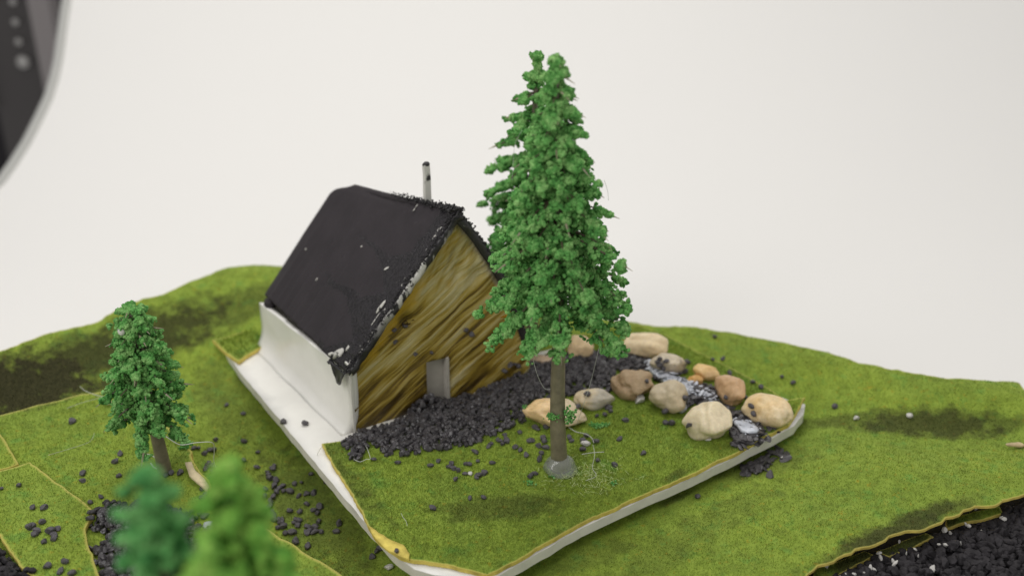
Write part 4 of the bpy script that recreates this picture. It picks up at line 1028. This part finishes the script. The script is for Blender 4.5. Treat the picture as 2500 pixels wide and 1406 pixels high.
# ---------------------------------------------------------------- trees
def branch_tree(root_xy, gz, height, z_low, radius_f, nbr, foam, name, label, seed, crumb=.045, dens=1.0, trunk_r=(.115, .03), lean=(0, 0), group='model pine trees', trunk_mat=None, droop=.55, sub=None, tips=True, width=.16, tiers=0):
    r = np.random.default_rng(seed); t = empty(name, (root_xy[0], root_xy[1], gz)); tag(t, label, 'tree', group)
    n = 24; zs = np.linspace(-.12, height * .97, n)
    cx = lambda z: np.array([lean[0] * z / height + .02 * math.sin(z * 1.7 + seed), lean[1] * z / height, 0])
    pts_ = [cx(z) + np.array([0, 0, z]) for z in zs]; rad = [trunk_r[0] + (trunk_r[1] - trunk_r[0]) * max(0, z) / height for z in zs]
    trunk = tube(pts_, 0, trunk_mat or M['trunk'], 'trunk', t, 14, rad)
    cr, sz, tw, tip = [], [], [], []
    ga = 2.39996
    for k in range(nbr):
        f = ((k + .5) / nbr) ** .85                     # 0 bottom .. 1 top
        if tiers: f = min(.985, max(0, (round(f * tiers) + r.normal() * .13) / tiers))
        hz = z_low + (height - z_low) * f; R = radius_f((hz - z_low) / (height - z_low))
        az = k * ga + r.normal() * .25; L = R * r.uniform(.78, 1.12)
        d = np.array([math.cos(az), math.sin(az), 0]); side = np.array([-d[1], d[0], 0])
        dr = droop * (1.15 - .5 * f) * r.uniform(.7, 1.3)
        pts = []
        for q in np.linspace(0, 1, 7):
            pts.append(cx(hz) + d * L * q + np.array([0, 0, hz + (.28 - .1 * f) * L * 1.0 * (1 - q) * .6 - dr * L * q ** 1.6]))
        pts = np.array(pts)
        tw.append((pts, .028 * (1 - .5 * f)))
        if tips and r.random() < .42: tip.append((pts[-1], pts[-1] - pts[-3], L))
        m = int(dens * (34 + 230 * L * (.55 + .45 * L / .9)))
        q = r.uniform(.12, 1.0, m) ** .75
        base = np.array([[np.interp(a, np.linspace(0, 1, 7), pts[:, c]) for c in range(3)] for a in q])
        wdt = width * (.55 + .6 * L) * (1.05 - .55 * q ** 2.2) * np.clip(q * 3, .3, 1)
        lump = np.array([.6 + .9 * (noise.noise(Vector((a * 6, k * 3.1, 0))) + .3) for a in q])
        off = r.normal(size=(m, 3)); off /= np.linalg.norm(off, axis=1)[:, None]; off *= (r.random(m) ** .45)[:, None]
        base += side * (off[:, :1] * wdt[:, None] * lump[:, None]) + np.array([0, 0, 1]) * ((off[:, 2:3] * .62 - .22) * wdt[:, None] * lump[:, None]) + d * off[:, 1:2] * .06
        cr.append(base); sz.append(crumb * r.uniform(.45, 1.0, m))
    # inner filling along the trunk and the pointed top
    m = int(dens * 420 * height / 6)
    f = r.random(m) ** 1.2; hz = z_low + .1 + (height - z_low - .1) * f; R = np.array([radius_f(x) for x in (hz - z_low) / (height - z_low)]) * .42
    a = r.uniform(0, 6.28, m); rr = R * np.sqrt(r.random(m))
    B_ = np.array([cx(z) for z in hz]) + np.column_stack([np.cos(a) * rr, np.sin(a) * rr, hz]); cr.append(B_); sz.append(crumb * r.uniform(.5, 1, m))
    m = int(dens * 260); f = r.random(m); hz = height - .62 * f * (height / 6) ** .5; rr = (.012 + .13 * f * (height / 6) ** .5) * np.sqrt(r.random(m)); a = r.uniform(0, 6.28, m)
    B_ = np.array([cx(z) for z in hz]) + np.column_stack([np.cos(a) * rr, np.sin(a) * rr, hz]); cr.append(B_); sz.append(crumb * r.uniform(.45, .9, m))
    P = np.concatenate(cr); S = np.concatenate(sz)
    # foam breaks up: cluster the crumbs into lumps
    cl = np.array([noise.noise(Vector(p) * 7.0) for p in P]); keep = cl > -.10; P, S = P[keep], S[keep]
    S = S * (1 + .5 * np.clip(cl[keep], -.3, .6))
    protos = []
    for k in range(5):
        v = ICO1[0].copy(); v *= (1 + r.normal(size=(len(v), 1)) * .28); protos.append(v)
    V, F_ = scatter_mesh(P, S, protos, ICO1[1])
    crown = mesh_obj('crown', V, F_, foam, parent=t)
    mb = MB(); mt = MB()
    def rod(M_, a, b, r0, r1):
        a, b = np.array(a), np.array(b); T = (b - a) / np.linalg.norm(b - a); u_ = np.cross(T, [0, 0, 1.0]); u_ /= max(np.linalg.norm(u_), 1e-6); w_ = np.cross(T, u_)
        ring = lambda c, rr: [c + rr * (math.cos(x) * u_ + math.sin(x) * w_) for x in (0, 1.57, 3.14, 4.71)]
        V = ring(a, r0) + ring(b, r1); M_.add(V, [[i, (i + 1) % 4, 4 + (i + 1) % 4, 4 + i] for i in range(4)] + [[3, 2, 1, 0], [4, 5, 6, 7]])
    for pts, r0 in tw:
        for i in range(5): rod(mb, pts[i], pts[i + 1], r0 * (1 - i * .13), r0 * (1 - (i + 1) * .13))
    mb.build('branches', M['brown_twig'], parent=crown)
    for p, d_, L in tip:
        d_ = d_ / np.linalg.norm(d_); mt = MB(); rod(mt, p - d_ * .08, p + d_ * r.uniform(.05, .14) + np.array([0, 0, r.normal() * .01]), .018, .003)
        mt.build('twig_tip', M['twig'], parent=crown)
    return t, len(P)

def interp(xs, ys): return lambda f: float(np.interp(f, xs, ys))
# tall front tree
ft = gp(1366, 1145, .07); TH = 6.28
front, nf = branch_tree((ft.x, ft.y), .07, TH, 2.60, interp([0, .08, .2, .3, .45, .6, .78, .91, 1], [.80, 1.06, .97, .88, .70, .54, .34, .17, .02]), 158, M['foam'], 'pine_tree',
    'tall green foam conifer in sharp focus, standing in clear glue on the front turf', 3, crumb=.034, dens=1.9, trunk_r=(.128, .035), lean=(-.17, 0), droop=.33, width=.20, tiers=15)
# hot glue blob round its foot
V = ICO5[0].copy(); V = V * np.array([.25, .24, .26]); V[:, 2] = np.where(V[:, 2] < 0, V[:, 2] * .1, V[:, 2]); V += np.array([noise.noise(Vector(v) * 5) * .05 for v in V])[:, None] * ICO5[0]
V[:, 0] *= 1 + .25 * np.clip(.2 - V[:, 2], 0, 1); V += np.array([.03, -.01, .0])
mesh_obj('glue_base', V, ICO5[1], M['glue'], smooth=True, parent=front)
# little tufts of foam stuck on the trunk
def tuft(center, n, spread, seed, mat, name, parent=None, size=.03):
    r = np.random.default_rng(seed); P = r.normal(size=(n, 3)) * np.array(spread) * .42 + np.array(center); S = size * r.uniform(.35, .9, n)
    V, F_ = scatter_mesh(P, S, [ICO1[0] * .9, ICO1[0] * np.array([1.3, .7, .8])], ICO1[1]); return mesh_obj('foam_foliage', V, F_, mat, parent=parent)  # loose foam crumbs, separate bits in one mesh
tuft((-.13, -.12, 1.02), 70, (.11, .06, .06), 1, M['foam'], 'foam_tuft', front)
tuft((.12, -.10, 1.02), 110, (.08, .07, .15), 2, M['foam'], 'foam_tuft', front)
# back tree
bt = gp(1300, 848, .05)
back_t, nb = branch_tree((bt.x, bt.y), .05, 5.38, 1.30, interp([0, .1, .25, .4, .55, .7, .85, 1], [1.05, 1.15, 1.12, 1.04, .82, .56, .30, .04]), 66, M['foam'], 'pine_tree',
    'tall conifer standing behind the front tree, its layered branches showing to the left', 5, crumb=.040, dens=1.7, trunk_r=(.12, .03), droop=.22, width=.17, tiers=11)
# small tree
st_ = gp(399, 1150, 0.0)
small_t, ns = branch_tree((st_.x, st_.y), float(left_z(np.array([[st_.x, st_.y]]))[0]), 2.80, .86, interp([0, .12, .3, .5, .7, .88, 1], [.56, .68, .60, .50, .41, .31, .15]), 84, M['foam'], 'pine_tree',
    'small dense conifer with a bare brown trunk on the light turf at the left', 8, crumb=.036, dens=1.5, trunk_r=(.108, .035), lean=(-.06, .0), droop=.3, tips=True, width=.17)
# lower foreground trees, strongly out of focus
def fg(u, v, dist, base_z, label, seed, foam, rad, nbr, low, lean=(0, 0), crumb=.05, dens=1.0):
    d = ray(u, v); top = Vector((0, 0, CH)) + d * dist
    return branch_tree((top.x - lean[0], top.y - lean[1]), base_z, top.z - base_z, low, rad, nbr, foam, 'pine_tree', label, seed, crumb=crumb, dens=dens, trunk_r=(.11, .03), lean=lean, droop=.35, tips=False, width=.17)
fg(350, 1152, 8.6, .0, 'dark green blurred conifer in the foreground, lower left', 21, M['foam_dark'], interp([0, .5, .66, .8, .9, .96, 1], [.9, .66, .46, .27, .20, .18, .12]), 90, 1.4, dens=1.1)
fg(556, 1122, 8.8, -.3, 'lime green blurred conifer with a pointed pale tip, foreground', 22, M['foam_lime'], interp([0, .45, .62, .8, .9, .97, 1], [1.0, .75, .55, .38, .27, .13, .02]), 90, 1.4, dens=1.1)
fg(485, 1335, 8.0, .0, 'lowest lime green blurred conifer cut off by the bottom edge', 23, M['foam_lime'], interp([0, .6, .85, 1], [.9, .55, .3, .05]), 60, 1.0, dens=1.0)

# orange leaf fleck and cream crumb on the trees
p = gp(1240, 771, 0); d = ray(1240, 771); c = Vector((0, 0, CH)) + d * 15.35
V = np.array([(-.13, 0, -.03), (.10, -.02, -.02), (.09, .03, .06), (-.02, -.05, .03), (.02, .04, -.05)]); o = mesh_obj('orange_fleck', V, np.array([[0, 3, 2], [0, 1, 3], [1, 2, 3], [0, 2, 4], [0, 4, 1], [1, 4, 2]]), M['orange_foam']); o.location = c
tag(o, 'small orange fleck caught on the lowest left branch of the front tree', 'fleck')
d = ray(296, 808); c = Vector((0, 0, CH)) + d * 15.25
o = mesh_obj('cream_crumb', ICO2[0] * np.array([.05, .05, .07]), ICO2[1], M['white_chip']); o.location = c; tag(o, 'cream crumb stuck to the upper left of the small tree', 'crumb')

# ---------------------------------------------------------------- foam crumbs on the turf, threads, wood chip
for (u, v, n, sp, lab) in [(1463, 1041, 90, (.17, .09, .03), 'largest green foam crumb on the turf, right of the front trunk'), (1298, 1182, 30, (.09, .06, .03), 'green foam crumb on the turf below left of the front tree'),
                     (1350, 1165, 12, (.06, .04, .02), 'tiny green foam crumb just below the glue of the front tree'), (1282, 996, 10, (.05, .04, .03), 'tiny green foam crumb by the left end of the half orange pebble'),
                     (450, 1096, 26, (.10, .05, .03), 'green foam crumb right of the small trunk'), (1500, 1183, 12, (.07, .04, .02), 'faint green foam crumb right of the front tree foot')]:
    p, nr = drop(u, v); o = tuft((0, 0, .03), n, sp, int(u), M['foam'], 'foam_crumb', size=.026); o.location = p; tag(o, lab, 'foam crumb', kind='thing')
def thread(px, r, label, name='glue_thread'):
    P = []
    for q in px:
        u, v = q[:2]
        if len(q) > 2 and q[2] is not None: P.append(np.array((Vector((0, 0, CH)) + ray(u, v) * q[2])[:]))
        else:
            h, nr = drop(u, v); P.append(np.array(h + nr * .07))
    P = np.array(P); n = len(P); t = np.linspace(0, n - 1, n * 8)
    out = []
    for x in t:                                   # catmull-rom
        i = min(int(x), n - 2); f = x - i; p0, p1, p2, p3 = P[max(i - 1, 0)], P[i], P[i + 1], P[min(i + 2, n - 1)]
        out.append(.5 * ((2 * p1) + (-p0 + p2) * f + (2 * p0 - 5 * p1 + 4 * p2 - p3) * f * f + (-p0 + 3 * p1 - 3 * p2 + p3) * f ** 3))
    o = tube(out, r * .6, M['thread'], name, seg=5); tag(o, label, 'glue thread', 'fine glue threads'); return o
thread([(1300, 870, 16.1), (1312, 915, 16.2), (1330, 948, 16.3), (1350, 948, 16.3), (1362, 940, 16.2)], .006, 'looped hair-thin glue thread hanging left of the front trunk')
thread([(1462, 850, 15.9), (1440, 940, 16.1), (1408, 1035, 16.5)], .005, 'straight hair-thin glue thread falling right of the front trunk')
thread([(1385, 1048), (1405, 1062), (1430, 1068), (1445, 1078), (1450, 1090)], .010, 'curled glue thread on the turf right of the front trunk')
thread([(1420, 1118), (1445, 1114), (1475, 1112)], .009, 'short straight glue thread right of the front glue blob')
thread([(1448, 1095), (1452, 1120), (1446, 1150), (1455, 1170), (1430, 1182)], .007, 'wavy glue thread running down the turf by the front tree')
thread([(405, 1065, 15.5), (440, 1085, 15.6), (480, 1080, 15.7), (518, 1080, 15.8), (523, 1100, 16.0), (522, 1125, 16.2), (532, 1150, 16.5)], .010, 'long kinked glue thread right of the small tree')
thread([(195, 950), (210, 962), (235, 972), (262, 978)], .010, 'thick end of a glue thread left of the small tree')
thread([(250, 978), (200, 992), (165, 1005)], .005, 'thin glue thread running down left from the small tree')
thread([(355, 1117), (372, 1120), (385, 1130)], .016, 'shiny glue squiggle touching the left of the small trunk')
thread([(370, 1140), (378, 1150), (392, 1155)], .02, 'shiny glue drop at the foot of the small trunk')
thread([(120, 1120), (170, 1105), (215, 1090), (228, 1078), (232, 1065)], .004, 'faint glue thread on the light turf left of the small tree')
thread([(790, 1095), (777, 1115), (775, 1140), (778, 1152), (795, 1175), (820, 1203), (850, 1230), (880, 1245)], .007, 'glue thread trailing over the left edge of the white board')
thread([(865, 1130), (880, 1136), (895, 1130), (905, 1128), (898, 1105), (892, 1095)], .008, 'glue squiggle on the turf near the left gravel tongue')
thread([(980, 1262), (985, 1272), (992, 1282), (995, 1293)], .005, 'tiny fibre on the turf near the torn front corner')
thread([(1475, 440, 14.9), (1483, 465, 15.0), (1486, 490, 15.0)], .004, 'hair-thin thread hanging from a right branch of the front tree')
thread([(1275, 318, 14.1), (1258, 350, 14.3), (1254, 385, 14.5), (1250, 440, 14.6)], .004, 'hair-thin thread hanging from an upper left branch of the front tree')
# frayed pale fibres at the foot of the front tree
mb = MB(); r = np.random.default_rng(5)
c0 = gp(1425, 1165, .1)
for k in range(260):
    a = r.uniform(0, 6.28); c = np.array([c0.x + r.normal() * .30, c0.y + r.normal() * .2, .10 + r.random() * .05]); L = r.uniform(.05, .16); d = np.array([math.cos(a), math.sin(a), r.normal() * .3]) * L; s_ = np.array([-math.sin(a), math.cos(a), 0]) * .004
    mb.add([c - s_, c + s_, c + d], [[0, 1, 2]])
o = mb.build('frayed_fibres', simple('pale_green_fibre', (.42, .50, .20), .7)); tag(o, 'pale frayed fibres on the turf at the foot of the front tree', 'fibres', kind='stuff')
# pale wood splinter at the right border
p, nr = drop(2470, 1096)
V = ICO4[0] * np.array([.17, .045, .04]); V *= (1 + .35 * np.array([noise.noise(Vector(v) * 9) for v in V]))[:, None]; V[:, 0] += .08
o = mesh_obj('wood_splinter', V, ICO4[1], M['wood']); o.location = p + nr * .07; o.rotation_euler = (0, .1, .15); tag(o, 'pale wooden splinter on the turf at the right border', 'splinter')
# torn yellow scraps of backing by the small tree
for px, lab in [([(452, 1132), (468, 1130), (478, 1150), (500, 1168), (512, 1186), (505, 1196), (486, 1180), (462, 1160)], 'torn yellow backing strip right of the small trunk'),
           ([(258, 966), (262, 972), (275, 982), (262, 984), (248, 976)], 'small torn yellow scrap left of the small tree crown')]:
    o = slab('backing_scrap', densify(xy(px, .08), .06, .015, 2), lambda X: left_z(X) + .085, .03, .1, [M['backing_pale'], M['backing_pale']], rim=None); tag(o, lab, 'paper scrap')
print('crumbs', nf, nb, ns, 'grains', placed)
